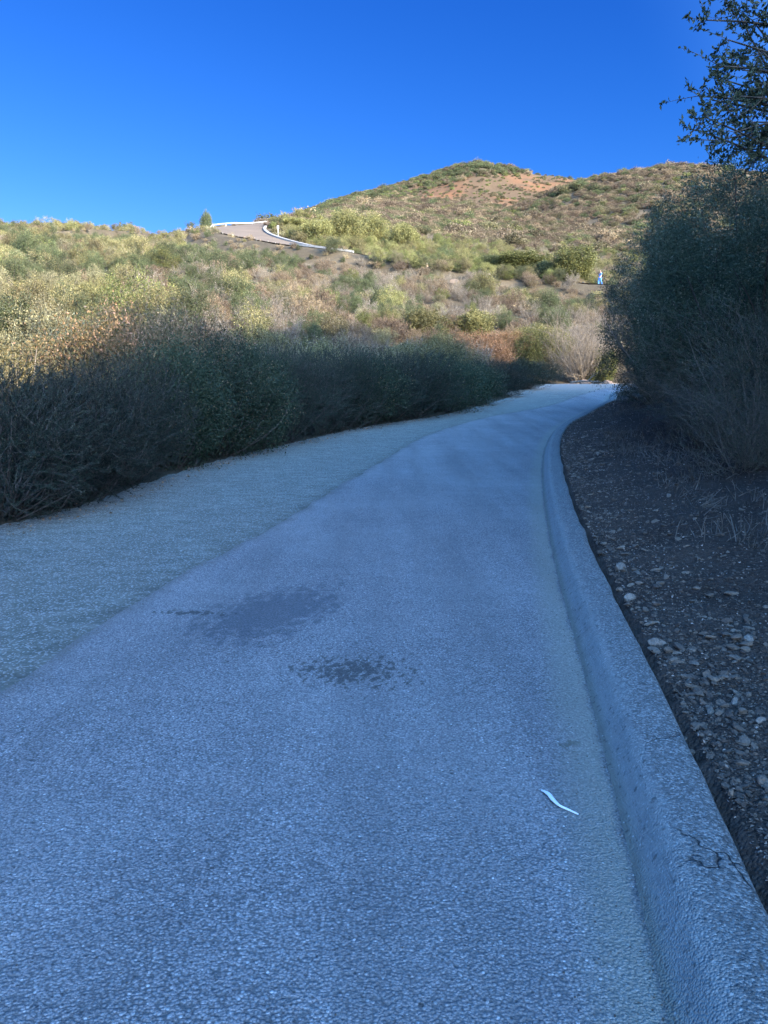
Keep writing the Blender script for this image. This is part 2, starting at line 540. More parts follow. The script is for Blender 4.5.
# ------------------------------------------------------------------ ground sheet
def spaced(lo, hi, c, n, a):
    """n values from lo to hi, densest round c with spacing growing away from it"""
    u0, u1 = math.asinh((lo - c) / a), math.asinh((hi - c) / a)
    return c + a * np.sinh(np.linspace(u0, u1, n))


gx = spaced(-900, 900, 2.2, 720, 4.5)
gy = spaced(-70, 1200, 6.0, 720, 6.5)
GX, GY = np.meshgrid(gx, gy)
x, y = GX.ravel(), GY.ravel()
z, sR, sL, sH = ground_z(x, y, True)
idx = np.arange(len(x)).reshape(GX.shape)
Fq = np.stack([idx[:-1, :-1], idx[:-1, 1:], idx[1:, 1:], idx[1:, :-1]], -1).reshape(-1, 4)


def ground_masks(x, y, z, sR, sL, sH):
    ppx, ppy = pix(x, y, z)
    soil = np.where(sR > 0, 1 - sstep(3, 5.5, sR), 0)           # dark bank soil beside the kerb
    bare = .85 * sstep(405, 440, y) * sstep(380, 430, ppx + (fbm(x * .02, y * .02, 3) - .5) * 60) * (1 - sstep(575, 620, ppx)) * sstep(168, 180, ppy)
    red = (np.exp(-((ppx - 425 - (fbm(x * .03, y * .03, 9) - .5) * 40) / 32) ** 2 - ((ppy - (222 - .42 * (ppx - 385)) - (fbm(x * .05, y * .02, 10) - .5) * 22) / 7) ** 2)) * (y > 405)
    red = np.maximum(red, .5 * bare * sstep(.52, .62, fbm(x * .03, y * .03, 14)))
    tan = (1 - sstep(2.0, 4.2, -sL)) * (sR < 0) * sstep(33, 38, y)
    return soil, bare, red, tan


soil, bare, red, tan = ground_masks(x, y, z, sR, sL, sH)

k = N('ground_soil')
P = k.n('NewGeometry').outputs['Position']
A = lambda nm: k.n('Attribute', attribute_name=nm, attribute_type='GEOMETRY').outputs['Fac']
n1 = k.noise(P, .12, 5); n2 = k.noise(P, 1.8, 5, .6); n3 = k.noise(P, 22, 4, .6); n4 = k.noise(P, 90, 3, .6)
hill = k.ramp(n1, [(.3, (.05, .040, .028)), (.5, (.08, .064, .043)), (.7, (.13, .103, .07))])
hill = k.mix(k.ramp(n2, [(.35, 0.), (.65, .6)]), hill, (.10, .085, .055))
barec = k.ramp(n2, [(.3, (.065, .044, .026)), (.7, (.12, .078, .044))])
c = k.mix(A('bare'), hill, barec)
c = k.mix(A('red'), c, (.21, .095, .045))
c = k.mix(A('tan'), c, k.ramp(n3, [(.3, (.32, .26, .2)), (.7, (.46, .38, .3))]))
vs = k.vor(P, 55)
soilc = k.ramp(n2, [(.3, (.05, .034, .025)), (.7, (.095, .068, .05))])
soilc = k.mix(k.ramp(n3, [(.45, 0.), (.7, .6)]), soilc, (.13, .10, .08))
soilc = k.mix(k.ramp(vs.outputs['Distance'], [(.0, .7), (.35, 0.)]), soilc, k.ramp(k.n('SeparateColor', {0: vs.outputs['Color']}).outputs[0], [(.4, (.05, .045, .04)), (.8, (.12, .105, .09)), (1, (.22, .19, .165))]))
c = k.mix(A('soil'), c, soilc)
hgt = k.math('ADD', k.math('MULTIPLY', n3, 1.), k.math('ADD', k.math('MULTIPLY', n4, .5), k.math('MULTIPLY', vs.outputs['Distance'], -.6)))
k.bsdf(c, .95, .1, hgt, .9, .03)
M['ground'] = k.m
gm = new_mesh('ground', np.stack([x, y, z], 1), Fq, True, None, (M['ground'],))
for nm, v in (('soil', soil), ('bare', bare), ('red', red), ('tan', tan)):
    a = gm.attributes.new(nm, 'FLOAT', 'POINT'); a.data.foreach_set('value', v.astype(np.float32))
tag(link('ground', gm), kind='structure')

# ------------------------------------------------------------------ path, shoulder, kerb
ST = G(272, 612); ST2 = G(352, 672); ST3 = G(572, 745); CR = G(735, 880)


def asphalt():
    k = N('asphalt')
    P = k.n('NewGeometry').outputs['Position']
    ed = k.n('Attribute', attribute_name='edge_r', attribute_type='GEOMETRY').outputs['Fac']
    el = k.n('Attribute', attribute_name='edge_l', attribute_type='GEOMETRY').outputs['Fac']
    wn = k.n('TexNoise', {'Vector': P, 'Scale': 6.0, 'Detail': 3}).outputs['Color']
    big = k.noise(P, .5, 4); mid = k.noise(P, 4, 4)
    v = k.vor(P, 105); v2 = k.vor(P, 210)
    g = k.n('SeparateColor', {0: v.outputs['Color']}).outputs[0]
    g2 = k.n('SeparateColor', {0: v2.outputs['Color']}).outputs[1]
    c = k.ramp(g, [(0, (.13, .118, .112)), (.4, (.265, .242, .226)), (.8, (.385, .348, .325)), (.95, (.56, .50, .46)), (1, (.82, .76, .69))])
    c = k.mix(.45, c, k.ramp(g2, [(0, (.17, .155, .148)), (.6, (.345, .315, .297)), (1, (.54, .50, .465))]))
    gap = k.ramp(v.outputs['Distance'], [(.42, 0.), (.72, .85)])
    c = k.mix(gap, c, (.085, .083, .08))
    c = k.mix(k.ramp(big, [(.35, .0), (.65, .35)]), c, (.40, .37, .335))
    trk = k.noise(k.n('Mapping', {'Vector': P, 'Rotation': (0, 0, .15), 'Scale': (2.2, .22, 1)}).outputs[0], 1.0, 4)
    c = k.mix(k.ramp(trk, [(.3, .42), (.58, 0.)]), c, (.125, .114, .106))
    c = k.mix(k.ramp(mid, [(.3, .16), (.6, .0)]), c, (.13, .128, .125))
    vb = k.vor(P, 48); vbc = k.n('SeparateColor', {0: vb.outputs['Color']})
    fl = k.math('MULTIPLY', k.ramp(vb.outputs['Distance'], [(.16, 1.), (.26, 0.)]), k.ramp(vbc.outputs[0], [(.80, 0.), (.84, .8)]))
    c = k.mix(fl, c, k.ramp(vbc.outputs[1], [(.2, (.42, .40, .37)), (.8, (.80, .76, .70))]))
    fd = k.math('MULTIPLY', k.ramp(vb.outputs['Distance'], [(.15, 1.), (.28, 0.)]), k.ramp(vbc.outputs[2], [(.84, 0.), (.88, .75)]))
    c = k.mix(fd, c, (.07, .065, .06))
    # scattered dark specks (seeds, grit)
    v3 = k.vor(P, 9); sp = k.n('SeparateColor', {0: v3.outputs['Color']}).outputs[2]
    spk = k.math('MULTIPLY', k.ramp(v3.outputs['Distance'], [(.05, 1.), (.09, 0.)]), k.ramp(sp, [(.6, 0.), (.65, .8)]))
    c = k.mix(spk, c, (.05, .045, .04))

    def blob(cx, cy, rx, ry, ang, rag, a, b, ns=5):
        q = k.n('Mapping', {'Vector': P, 'Location': (-cx, -cy, 0)}, vector_type='POINT')
        q2 = k.n('Mapping', {'Vector': q.outputs[0], 'Rotation': (0, 0, -ang)}, vector_type='POINT')
        q3 = k.n('Mapping', {'Vector': q2.outputs[0], 'Scale': (1 / rx, 1 / ry, 0)}, vector_type='POINT')
        ln = k.n('VectorMath', {0: q3.outputs[0]}, operation='LENGTH').outputs['Value']
        q4 = k.n('Mapping', {'Vector': q2.outputs[0], 'Scale': (ns * 1.3, ns * .8, 0)}, vector_type='POINT')
        nn = k.noise(q4.outputs[0], 1.6, 5, .65)
        return k.ramp(k.math('ADD', ln, k.math('MULTIPLY', k.math('SUBTRACT', nn, .5), rag)), [(a, 1.), (b, 0.)])
    damp = blob(ST[0], ST[1], .50, .86, -.42, 2.6, .50, .86, 6)
    damp2 = blob(ST2[0], ST2[1], .48, .30, -.25, 4.2, .25, .62, 11)
    damp3 = blob(ST3[0], ST3[1], .10, .05, .1, 3.2, .3, .6, 14)
    damp4 = blob(ST[0] - .55, ST[1] - .02, .42, .10, -.1, 3.5, .3, .5, 10)
    c = k.mix(k.math('MULTIPLY', damp, .60), c, (.070, .073, .08))
    c = k.mix(k.math('MULTIPLY', k.math('MAXIMUM', k.math('MAXIMUM', damp2, damp3), damp4), .75), c, (.05, .048, .04))
    # silt along the kerb foot and grit along the shoulder
    nz = k.math('MULTIPLY', k.math('SUBTRACT', mid, .5), .12)
    e1 = k.math('ADD', ed, nz)
    silt = k.ramp(e1, [(.0, .0), (.035, .55), (.12, .45), (.25, .0)])
    c = k.mix(silt, c, (.30, .275, .20))
    line = k.ramp(k.math('ADD', ed, k.math('MULTIPLY', nz, .3)), [(.0, .55), (.022, .1), (.05, 0.)])
    c = k.mix(line, c, (.06, .055, .045))
    e2 = k.math('ADD', el, k.math('MULTIPLY', nz, 2.))
    c = k.mix(k.ramp(e2, [(.0, .6), (.05, .25), (.12, 0.)]), c, (.15, .135, .11))
    hg = k.math('ADD', k.math('MULTIPLY', v.outputs['Distance'], -1.), k.math('ADD', k.math('MULTIPLY', v2.outputs['Distance'], -.35), k.math('MULTIPLY', k.noise(P, 60, 3), .35)))
    rg = k.math('SUBTRACT', .85, k.math('MULTIPLY', damp, .12))
    k.bsdf(c, rg, .3, hg, .9, .008)
    return k.m


M['asphalt'] = asphalt()


def strip(name, A_, B_, n, m, zoff, mat, und=0.0, lo=-20, hi=None, attrs=True):
    a, b = resample(A_, n), resample(B_, n)
    t = np.linspace(0, 1, m)[None, :, None]
    Pn = a[:, None] * (1 - t) + b[:, None] * t
    X, Y = Pn[..., 0].ravel(), Pn[..., 1].ravel()
    Z = zp(Y) + zoff + (fbm(X * .8, Y * .8, 44, 3) - .5) * und
    wid = np.linalg.norm(a - b, axis=1)[:, None]
    tt = t[0, :, 0][None]
    id_ = np.arange(n * m).reshape(n, m)
    Fc = np.stack([id_[:-1, :-1], id_[:-1, 1:], id_[1:, 1:], id_[1:, :-1]], -1).reshape(-1, 4)
    me = new_mesh(name, np.stack([X, Y, Z], 1), Fc, True, None, (mat,))
    for nm, v in (('edge_l', (wid * tt)), ('edge_r', (wid * (1 - tt)))):
        q = me.attributes.new(nm, 'FLOAT', 'POINT'); q.data.foreach_set('value', v.ravel().astype(np.float32))
    # faces up
    if me.polygons[0].normal.z < 0:
        me.flip_normals()
    o = link(name, me); tag(o, kind='structure')
    return o


def matched(Pa, Pb, i1):
    """pair two dense curves piecewise so they run side by side"""
    return Pa, Pb


def pair(PA, PB, n):
    """B resampled; A nearest monotone partner along the way"""
    b = resample(PB, n); a = resample(PA, n * 4)
    j = 0; out = []
    for p in b:
        w = a[j:j + n // 3 * 4]
        kk = int(np.argmin(((w - p) ** 2).sum(1))); j += kk; out.append(a[j])
    out = np.array(out)
    for _ in range(6): out[1:-1] = (out[:-2] + 2 * out[1:-1] + out[2:]) / 4
    return out, b


# curves cut to the useful stretch
def cut(P, ylo=-30, xhi=160):
    return P[(P[:, 1] >= ylo) & (P[:, 0] <= xhi)]


Rc, Lc, Hc = cut(RL), cut(LL), cut(HL)
# keep shared rows by pairing against R
n_rows = 900
Lp, Rp = pair(Lc, Rc, n_rows)


def raw_strip(name, a, b, m, zoff, mat, und=0.0, wob=0.0):
    n = len(a)
    t = np.linspace(0, 1, m)[None, :, None]
    if wob:
        d = unit(a - b); s = np.arange(n) * .11
        a = a + d * ((fbm(a[:, 0] * 2.5, a[:, 1] * 2.5, 71, 4) - .5) * wob)[:, None]
    Pn = a[:, None] * (1 - t) + b[:, None] * t
    X, Y = Pn[..., 0].ravel(), Pn[..., 1].ravel()
    Z = zp(Y) + zoff + (fbm(X * .8, Y * .8, 44, 3) - .5) * und
    wid = np.linalg.norm(a - b, axis=1)[:, None]; tt = t[0, :, 0][None]
    id_ = np.arange(n * m).reshape(n, m)
    Fc = np.stack([id_[:-1, :-1], id_[:-1, 1:], id_[1:, 1:], id_[1:, :-1]], -1).reshape(-1, 4)
    me = new_mesh(name, np.stack([X, Y, Z], 1), Fc, True, None, (mat,))
    for nm, v in (('edge_l', (wid * tt)), ('edge_r', (wid * (1 - tt)))):
        q = me.attributes.new(nm, 'FLOAT', 'POINT'); q.data.foreach_set('value', v.ravel().astype(np.float32))
    if me.polygons[len(me.polygons) // 2].normal.z < 0: me.flip_normals()
    return tag(link(name, me), kind='structure')


raw_strip('path', Lp, Rp, 14, .0, M['asphalt'], wob=.16)

k = N('shoulder_granite')
P = k.n('NewGeometry').outputs['Position']
st = k.n('Mapping', {'Vector': P, 'Rotation': (0, 0, -.25), 'Scale': (1.3, 3.0, 1)}).outputs[0]
a1 = k.noise(st, 2.2, 5, .6); a2 = k.noise(P, 26, 6, .75); v = k.vor(P, 90); big = k.noise(P, .8, 4)
c = k.ramp(a1, [(.3, (.105, .102, .078)), (.5, (.155, .15, .118)), (.7, (.24, .232, .19))])
c = k.mix(k.ramp(a2, [(.4, .0), (.7, .5)]), c, (.31, .295, .25))
c = k.mix(k.ramp(a2, [(.25, .6), (.42, 0.)]), c, (.13, .12, .105))
c = k.mix(k.ramp(big, [(.35, .4), (.6, 0.)]), c, (.15, .14, .115))
g = k.n('SeparateColor', {0: v.outputs['Color']}).outputs[0]
c = k.mix(k.ramp(g, [(.78, 0.), (.9, .75)]), c, (.48, .45, .40))
er = k.n('Attribute', attribute_name='edge_r', attribute_type='GEOMETRY').outputs['Fac']
c = k.mix(k.ramp(k.math('ADD', er, k.math('MULTIPLY', k.math('SUBTRACT', a1, .5), .5)), [(.06, .6), (.14, .25), (.3, 0.)]), c, (.09, .085, .07))
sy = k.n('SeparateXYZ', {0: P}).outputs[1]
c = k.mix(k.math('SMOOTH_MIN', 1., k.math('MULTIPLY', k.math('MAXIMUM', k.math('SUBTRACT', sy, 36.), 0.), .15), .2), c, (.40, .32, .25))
k.bsdf(c, .95, .1, k.math('ADD', k.math('MULTIPLY', a2, 1.), k.math('MULTIPLY', a1, 1.2)), .9, .02)
M['shoulder'] = k.m
Hp, Lp2 = pair(Hc, Lc, n_rows)
d_ = unit(Hp - Lp2)
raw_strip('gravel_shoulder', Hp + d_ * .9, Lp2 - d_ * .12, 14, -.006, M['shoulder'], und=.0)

# kerb: profile swept along the right edge
prof = [(-.03, -.03), (-.005, .001), (.025, .022), (.055, .062), (.085, .102), (.115, .122), (.16, .129), (.27, .129), (.325, .124), (.342, .105), (.348, .02), (.35, -.12)]
kc = resample(Rc, 1500)
T = unit(np.gradient(kc, axis=0)); Nn = np.stack([T[:, 1], -T[:, 0]], 1)
for _ in range(4): Nn[1:-1] = unit((Nn[:-2] + Nn[1:-1] * 2 + Nn[2:]) / 4)
V = []
s_ = np.arange(len(kc)) * 1.0
pw = .9 + (fbm(kc[:, 0] * 1.1, kc[:, 1] * 1.1, 61, 4) - .5) * .18
for (ox, oz) in prof:
    q = kc + Nn * (ox * pw)[:, None]
    zz = zp(kc[:, 1]) + oz * (1 + (fbm(q[:, 0] * 1.5 + ox * 9, q[:, 1] * 1.5, 62, 4) - .5) * .22)
    V.append(np.column_stack([q, zz]))
V = np.stack(V, 1); n, m = V.shape[:2]
id_ = np.arange(n * m).reshape(n, m)
Fc = np.stack([id_[:-1, :-1], id_[:-1, 1:], id_[1:, 1:], id_[1:, :-1]], -1).reshape(-1, 4)
k = N('kerb_asphalt')
P = k.n('NewGeometry').outputs['Position']
pr = k.n('Attribute', attribute_name='prof', attribute_type='GEOMETRY').outputs['Fac']
v = k.vor(P, 130); g = k.n('SeparateColor', {0: v.outputs['Color']}).outputs[0]
mid = k.noise(P, 5, 5, .6); fine = k.noise(P, 35, 4)
c = k.ramp(g, [(0, (.10, .095, .088)), (.6, (.19, .18, .165)), (1, (.38, .36, .325))])
face = k.ramp(k.math('ADD', pr, k.math('MULTIPLY', k.math('SUBTRACT', mid, .5), .45)), [(.0, .8), (.22, .65), (.48, .08), (1., 0.)])
c = k.mix(face, c, (.40, .395, .355))
c = k.mix(k.ramp(pr, [(.02, .75), (.13, 0.)]), c, (.22, .205, .15))
c = k.mix(k.ramp(mid, [(.3, .35), (.5, 0.)]), c, (.12, .118, .11))
c = k.mix(k.ramp(fine, [(.58, 0.), (.70, .7)]), c, (.075, .073, .066))
vc = k.vor(P, 45); vcc = k.n('SeparateColor', {0: vc.outputs['Color']}).outputs[0]
c = k.mix(k.math('MULTIPLY', k.ramp(vc.outputs['Distance'], [(.15, 1.), (.28, 0.)]), k.ramp(vcc, [(.75, 0.), (.8, .8)])), c, (.52, .50, .45))
wp = k.n('Mapping', {'Vector': P, 'Scale': (1, 1, .2)}).outputs[0]
dist = k.n('VectorMath', {0: wp, 1: k.n('VectorMath', {0: k.n('TexNoise', {'Vector': P, 'Scale': 5., 'Detail': 4}).outputs['Color'], 'Scale': .35}, operation='SCALE').outputs[0]}, operation='ADD').outputs[0]
cr = k.n('TexVoronoi', {'Vector': dist, 'Scale': 1.7}, feature='DISTANCE_TO_EDGE').outputs['Distance']
near = k.n('VectorMath', {0: P, 1: (CR[0], CR[1], 0)}, operation='DISTANCE').outputs['Value']
crk = k.math('MULTIPLY', k.ramp(cr, [(.0, .9), (.009, 0.)]), k.math('MULTIPLY', k.ramp(k.math('MULTIPLY', near, .4), [(.2, 1.), (.5, .12)]), k.ramp(pr, [(.35, 0.), (.5, 1.)])))
c = k.mix(crk, c, (.03, .03, .03))
hg = k.math('ADD', k.math('MULTIPLY', v.outputs['Distance'], -.7), k.math('ADD', k.math('MULTIPLY', fine, .9), k.math('MULTIPLY', crk, -2.)))
k.bsdf(c, .9, .2, hg, .9, .009)
M['kerb'] = k.m
km = new_mesh('kerb', V.reshape(-1, 3), Fc, True, None, (M['kerb'],))
q = km.attributes.new('prof', 'FLOAT', 'POINT'); q.data.foreach_set('value', (np.tile([p[0] / .35 for p in prof], n)).astype(np.float32))
if km.polygons[len(km.polygons) // 2 // (m - 1) * (m - 1) + 6].normal.z < 0: km.flip_normals()
tag(link('kerb', km), kind='structure')

# ------------------------------------------------------------------ hillside road
k = N('hill_road'); P = k.n('NewGeometry').outputs['Position']
n1 = k.noise(P, .35, 4); n2 = k.noise(P, 5, 3)
c = k.ramp(n1, [(.3, (.115, .09, .067)), (.7, (.16, .123, .09))]); c = k.mix(k.ramp(n2, [(.4, 0.), (.7, .3)]), c, (.2, .17, .14))
k.bsdf(c, .9, .2); M['hill_road'] = k.m
k = N('pale_concrete'); P = k.n('NewGeometry').outputs['Position']
k.bsdf(k.ramp(k.noise(P, 3, 4), [(.3, (.24, .235, .22)), (.7, (.34, .33, .31))]), .8, .2); M['pale_concrete'] = k.m
k = N('white_paint'); k.bsdf((.42, .42, .41), .5, .3); M['white_paint'] = k.m
k = N('galvanised'); P = k.n('NewGeometry').outputs['Position']
k.bsdf(k.ramp(k.noise(P, 6, 3), [(.3, (.5, .5, .5)), (.7, (.66, .66, .66))]), .45, .5); M['galvanised'] = k.m

rp = resample(ROADP, 260)
for _ in range(10): rp[1:-1] = (rp[:-2] + 2 * rp[1:-1] + rp[2:]) / 4
T = unit(np.gradient(rp[:, :2], axis=0)); NR_ = np.stack([T[:, 1], -T[:, 0]], 1)   # right-hand side of travel: outer side at the start is the left


def sweep(name, offs, mat, i0=0, i1=None, kind='structure', closed=False):
    r_, n_ = rp[i0:i1], NR_[i0:i1]
    V = np.stack([np.column_stack([r_[:, :2] + n_ * ox, r_[:, 2] + oz]) for ox, oz in offs], 1)
    n, m = V.shape[:2]; id_ = np.arange(n * m).reshape(n, m)
    if closed:
        nx = np.roll(id_, -1, 1)
        Fc = np.stack([id_[:-1], nx[:-1], nx[1:], id_[1:]], -1).reshape(-1, 4)
        caps = [id_[0][::-1][None], id_[-1][None]]
        me = new_mesh(name, V.reshape(-1, 3), [Fc] + caps, False, None, (mat,))
    else:
        Fc = np.stack([id_[:-1, :-1], id_[:-1, 1:], id_[1:, 1:], id_[1:, :-1]], -1).reshape(-1, 4)
        me = new_mesh(name, V.reshape(-1, 3), Fc, True, None, (mat,))
    import bmesh
    bm = bmesh.new(); bm.from_mesh(me); bmesh.ops.recalc_face_normals(bm, faces=bm.faces); 
    bm.to_mesh(me); bm.free()
    return me


me = sweep('road', [(-3.8, 0.02), (-1.5, .05), (0, .07), (1.5, .05), (3.8, .02)], M['hill_road'])
if me.polygons[40].normal.z < 0: me.flip_normals()
tag(link('road', me), kind='structure')
# inner (uphill, right of travel) kerb and outer low guard rail round the hairpin
ix = lambda px_, lo=0: int(np.argmin(np.abs(pix(rp[:, 0], rp[:, 1], rp[:, 2])[0][lo:] - px_))) + lo
ppx = pix(rp[:, 0], rp[:, 1], rp[:, 2])[0]
apex = int(np.argmin(ppx))
i350 = int(np.argmin(np.abs(ppx[:apex] - 352)))
tag(link('road_kerb', sweep('road_kerb', [(3.7, 0), (3.7, .24), (4.1, .28), (4.1, 0)], M['pale_concrete'], i350, apex + 8, closed=True)), kind='structure')
i300 = int(np.argmin(np.abs(ppx[:apex] - 312)))
tag(link('road_kerb', sweep('road_kerb', [(-4.1, 0), (-4.1, .24), (-3.75, .22), (-3.75, 0)], M['pale_concrete'], i350 - 2, i300, closed=True)), kind='structure')
# ------------------------------------------------------------------ instanced stuff
def scatter(name, protos, pos, rot, scl, idx, label=None, tilt=None):
    col = bpy.data.collections.new(name + '_kinds')
    obs = []
    for i, me in enumerate(protos):
        o = bpy.data.objects.new('%s_kind_%02d' % (name, i), me); col.objects.link(o)
    me = bpy.data.meshes.new(name); me.vertices.add(len(pos))
    me.vertices.foreach_set('co', np.ascontiguousarray(pos, np.float32).ravel())
    for nm, v, ty in (('rz', rot, 'FLOAT'), ('sc', scl, 'FLOAT'), ('ki', idx, 'INT'), ('tl', tilt if tilt is not None else np.zeros(len(pos)), 'FLOAT')):
        a = me.attributes.new(nm, ty, 'POINT'); a.data.foreach_set('value', v.astype(np.int32 if ty == 'INT' else np.float32))
    o = link(name, me)
    ng = bpy.data.node_groups.new(name, 'GeometryNodeTree')
    ng.interface.new_socket('Geometry', in_out='INPUT', socket_type='NodeSocketGeometry')
    ng.interface.new_socket('Geometry', in_out='OUTPUT', socket_type='NodeSocketGeometry')
    nn = ng.nodes.new; ln = ng.links.new
    gi, go = nn('NodeGroupInput'), nn('NodeGroupOutput')
    ci = nn('GeometryNodeCollectionInfo'); ci.inputs['Collection'].default_value = col
    ci.inputs['Separate Children'].default_value = True; ci.inputs['Reset Children'].default_value = True
    ip = nn('GeometryNodeInstanceOnPoints'); ip.inputs['Pick Instance'].default_value = True

    def att(nm, ty):
        q = nn('GeometryNodeInputNamedAttribute'); q.data_type = ty; q.inputs['Name'].default_value = nm
        return q.outputs['Attribute']
    cx = nn('ShaderNodeCombineXYZ'); ln(att('rz', 'FLOAT'), cx.inputs[2]); ln(att('tl', 'FLOAT'), cx.inputs[0])
    mp = nn('GeometryNodeMeshToPoints'); ln(gi.outputs[0], mp.inputs[0])
    ln(mp.outputs[0], ip.inputs['Points']); ln(ci.outputs[0], ip.inputs['Instance'])
    ln(att('ki', 'INT'), ip.inputs['Instance Index']); ln(cx.outputs[0], ip.inputs['Rotation']); ln(att('sc', 'FLOAT'), ip.inputs['Scale'])
    ln(ip.outputs[0], go.inputs[0])
    md = o.modifiers.new('scatter', 'NODES'); md.node_group = ng
    return tag(o, label, kind='stuff')


def gz1(x, y): return float(ground_z(np.array([x]), np.array([y]))[0])


# ------------------------------------------------------------------ left hedge
rng = np.random.default_rng(11)
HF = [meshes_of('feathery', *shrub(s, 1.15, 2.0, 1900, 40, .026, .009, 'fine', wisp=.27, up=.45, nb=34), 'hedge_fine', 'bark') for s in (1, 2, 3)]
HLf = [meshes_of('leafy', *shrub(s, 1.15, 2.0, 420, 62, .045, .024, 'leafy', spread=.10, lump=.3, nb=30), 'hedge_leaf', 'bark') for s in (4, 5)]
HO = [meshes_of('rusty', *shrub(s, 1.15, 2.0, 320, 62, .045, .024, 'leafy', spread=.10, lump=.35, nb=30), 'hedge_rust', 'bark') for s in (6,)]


def on_ray(px, off):
    Ys = np.arange(3.5, 60, .05); u = (px - 384) / F * .99
    X_ = u * Ys; d, _ = sdist(X_, Ys, HT); k_ = np.where(-d > off)[0]
    # beyond the hedge foot seen from the path: first place OFF metres behind it
    i = int(k_[0]); return np.array([X_[i], Ys[i]])


def along_H(px, off):
    """a point OFF metres behind the hedge foot line, near image column PX"""
    P_ = HT_dense; q = pix(P_[:, 0], P_[:, 1], zp(P_[:, 1]))[0]
    sel = np.where(P_[:, 1] > 2)[0]; i = sel[np.argmin(np.abs(q[sel] - px))]
    t = unit(P_[i + 1] - P_[i - 1]); n = np.array([-t[1], t[0]])
    return P_[i] + n * off, n


HT_dense = resample(cut(HL, -5, 16), 1200)
hedge = [  # column at the foot, offset behind, top row, radius, kind, label
    (-330, 0.79, 372, 1.3, 'f', 'feathery dark shrub at the near end of the hedge, mostly past the photo edge'),
    (-150, 0.72, 370, 1.2, 'f', 'dark feathery shrub of fine needle twigs at the edge of the picture beside the gravel'),
    (-10, 0.72, 366, 1.2, 'f', 'dark feathery shrub with wispy grey twigs, widest clump at the near hedge end'),
    (58, 0.72, 364, 1.15, 'f', 'dark feathery shrub leaning low over the gravel before the leafy bushes begin'),
    (118, 0.68, 362, 1.1, 'f', 'wispy needle-leaved shrub just before the orange topped bush'),
    (172, 0.68, 338, 1.1, 'l', 'dark leafy bush below the orange topped bush in the hedge'),
    (214, 0.72, 338, 1.15, 'l', 'dark glossy small-leaved bush, tallest of the shaded hedge'),
    (252, 0.65, 342, 1.1, 'l', 'leafy dark bush with stems showing at its foot by the hedge bend'),
    (284, 0.68, 346, 1.1, 'f', 'narrow feathery shrub following the leafy bushes along the gravel'),
    (314, 0.72, 350, 1.15, 'f', 'blue-green feathery shrub halfway along the shaded hedge'),
    (338, 0.72, 352, 1.2, 'f', 'feathery hedge shrub with a frayed sunlit fringe on top'),
    (362, 0.72, 350, 1.2, 'l', 'smooth topped dark bush past the middle of the hedge'),
    (386, 0.79, 352, 1.35, 'f', 'upright feathery shrub where the hedge starts to curve'),
    (412, 0.86, 356, 1.5, 'f', 'broad dusty green shrub before the curve of the gravel'),
    (440, 0.94, 352, 1.6, 'l', 'rounded dark bush with olive sunlit crown near the bend'),
    (468, 1.01, 360, 1.6, 'l', 'low dark rounded bush overlapping its neighbours near the bend'),
    (494, 1.08, 362, 1.6, 'f', 'dark bush below the rust coloured shrub'),
    (520, 1.01, 358, 1.5, 'l', 'dark bush two before the far end of the hedge'),
    (541, 0.94, 360, 1.3, 'f', 'small dark shrub ending the hedge where the gravel meets sunlight'),
    # second row
    (-230, 3.4, 352, 1.5, 'y', 'pale olive bush behind the hedge partly beyond the photo edge'),
    (-95, 3.3, 352, 1.5, 'y', 'sunlit olive bush behind the feathery shrub at the photo edge'),
    (-10, 3.4, 344, 1.5, 'y', 'sunlit yellow-green bush rising behind the near feathery hedge'),
    (60, 3.2, 342, 1.4, 'y', 'pale olive bush behind the hedge next to the orange topped bush'),
    (108, 2.4, 308, 1.35, 'o', 'orange-brown leaved bush with sunlit top over the dark hedge'),
    (152, 2.4, 300, 1.4, 'o', 'tallest orange topped bush full of dry russet leaves'),
    (190, 2.6, 312, 1.3, 'o', 'olive and russet bush on the far side of the orange topped one'),
    (232, 3.0, 340, 1.5, 'y', 'yellowish bush peeping over the dark leafy hedge'),
    (276, 3.2, 344, 1.6, 'g', 'pale grey-green bush behind the feathery hedge'),
    (320, 3.4, 346, 1.8, 'y', 'dry straw coloured bush behind the middle of the hedge'),
    (360, 3.6, 344, 1.9, 'g', 'silvery sage bush behind the smooth topped dark bush'),
    (400, 3.8, 346, 2.0, 'y', 'sunlit olive bush over the hedge where it curves'),
    (440, 4.2, 340, 2.2, 'y', 'golden green bush behind the rounded dark bush'),
    (478, 4.4, 334, 2.2, 'o', 'rust and salmon coloured bush near the bend'),
    (506, 4.6, 332, 2.1, 'o', 'reddest bush of the slope, beside the big yellow-green mound'),
    (536, 3.6, 326, 2.0, 'm', 'big rounded yellow-green mound of a bush by the bend'),
]
HY = [meshes_of('olive', *shrub(s, 1.15, 2.0, 420, 55, .05, .022, 'leafy', spread=.10, lump=.3, nb=30), 'olive', 'pale_twig') for s in (8,)]
HG = [meshes_of('sage', *shrub(s, 1.15, 2.0, 1100, 18, .045, .012, 'fine', wisp=.5, up=.7, nb=30), 'sage', 'pale_twig') for s in (9,)]
HM = [meshes_of('mound', *shrub(s, 1.15, 2.0, 700, 34, .06, .026, 'leafy', spread=.07, lump=.12, inner=.75, nb=24), 'yellow', 'bark') for s in (10,)]
HR = [meshes_of('rust', *shrub(s, 1.15, 2.0, 420, 55, .055, .026, 'leafy', spread=.09, lump=.25, nb=24), 'orange', 'bark') for s in (12,)]
kinds = {'f': (HF, 'feathery_shrub'), 'l': (HLf, 'leafy_bush'), 'o': (HO, 'russet_bush'), 'y': (HY, 'olive_bush'), 'g': (HG, 'sage_bush'), 'm': (HM, 'mounded_bush'), 'r': (HR, 'rust_bush')}
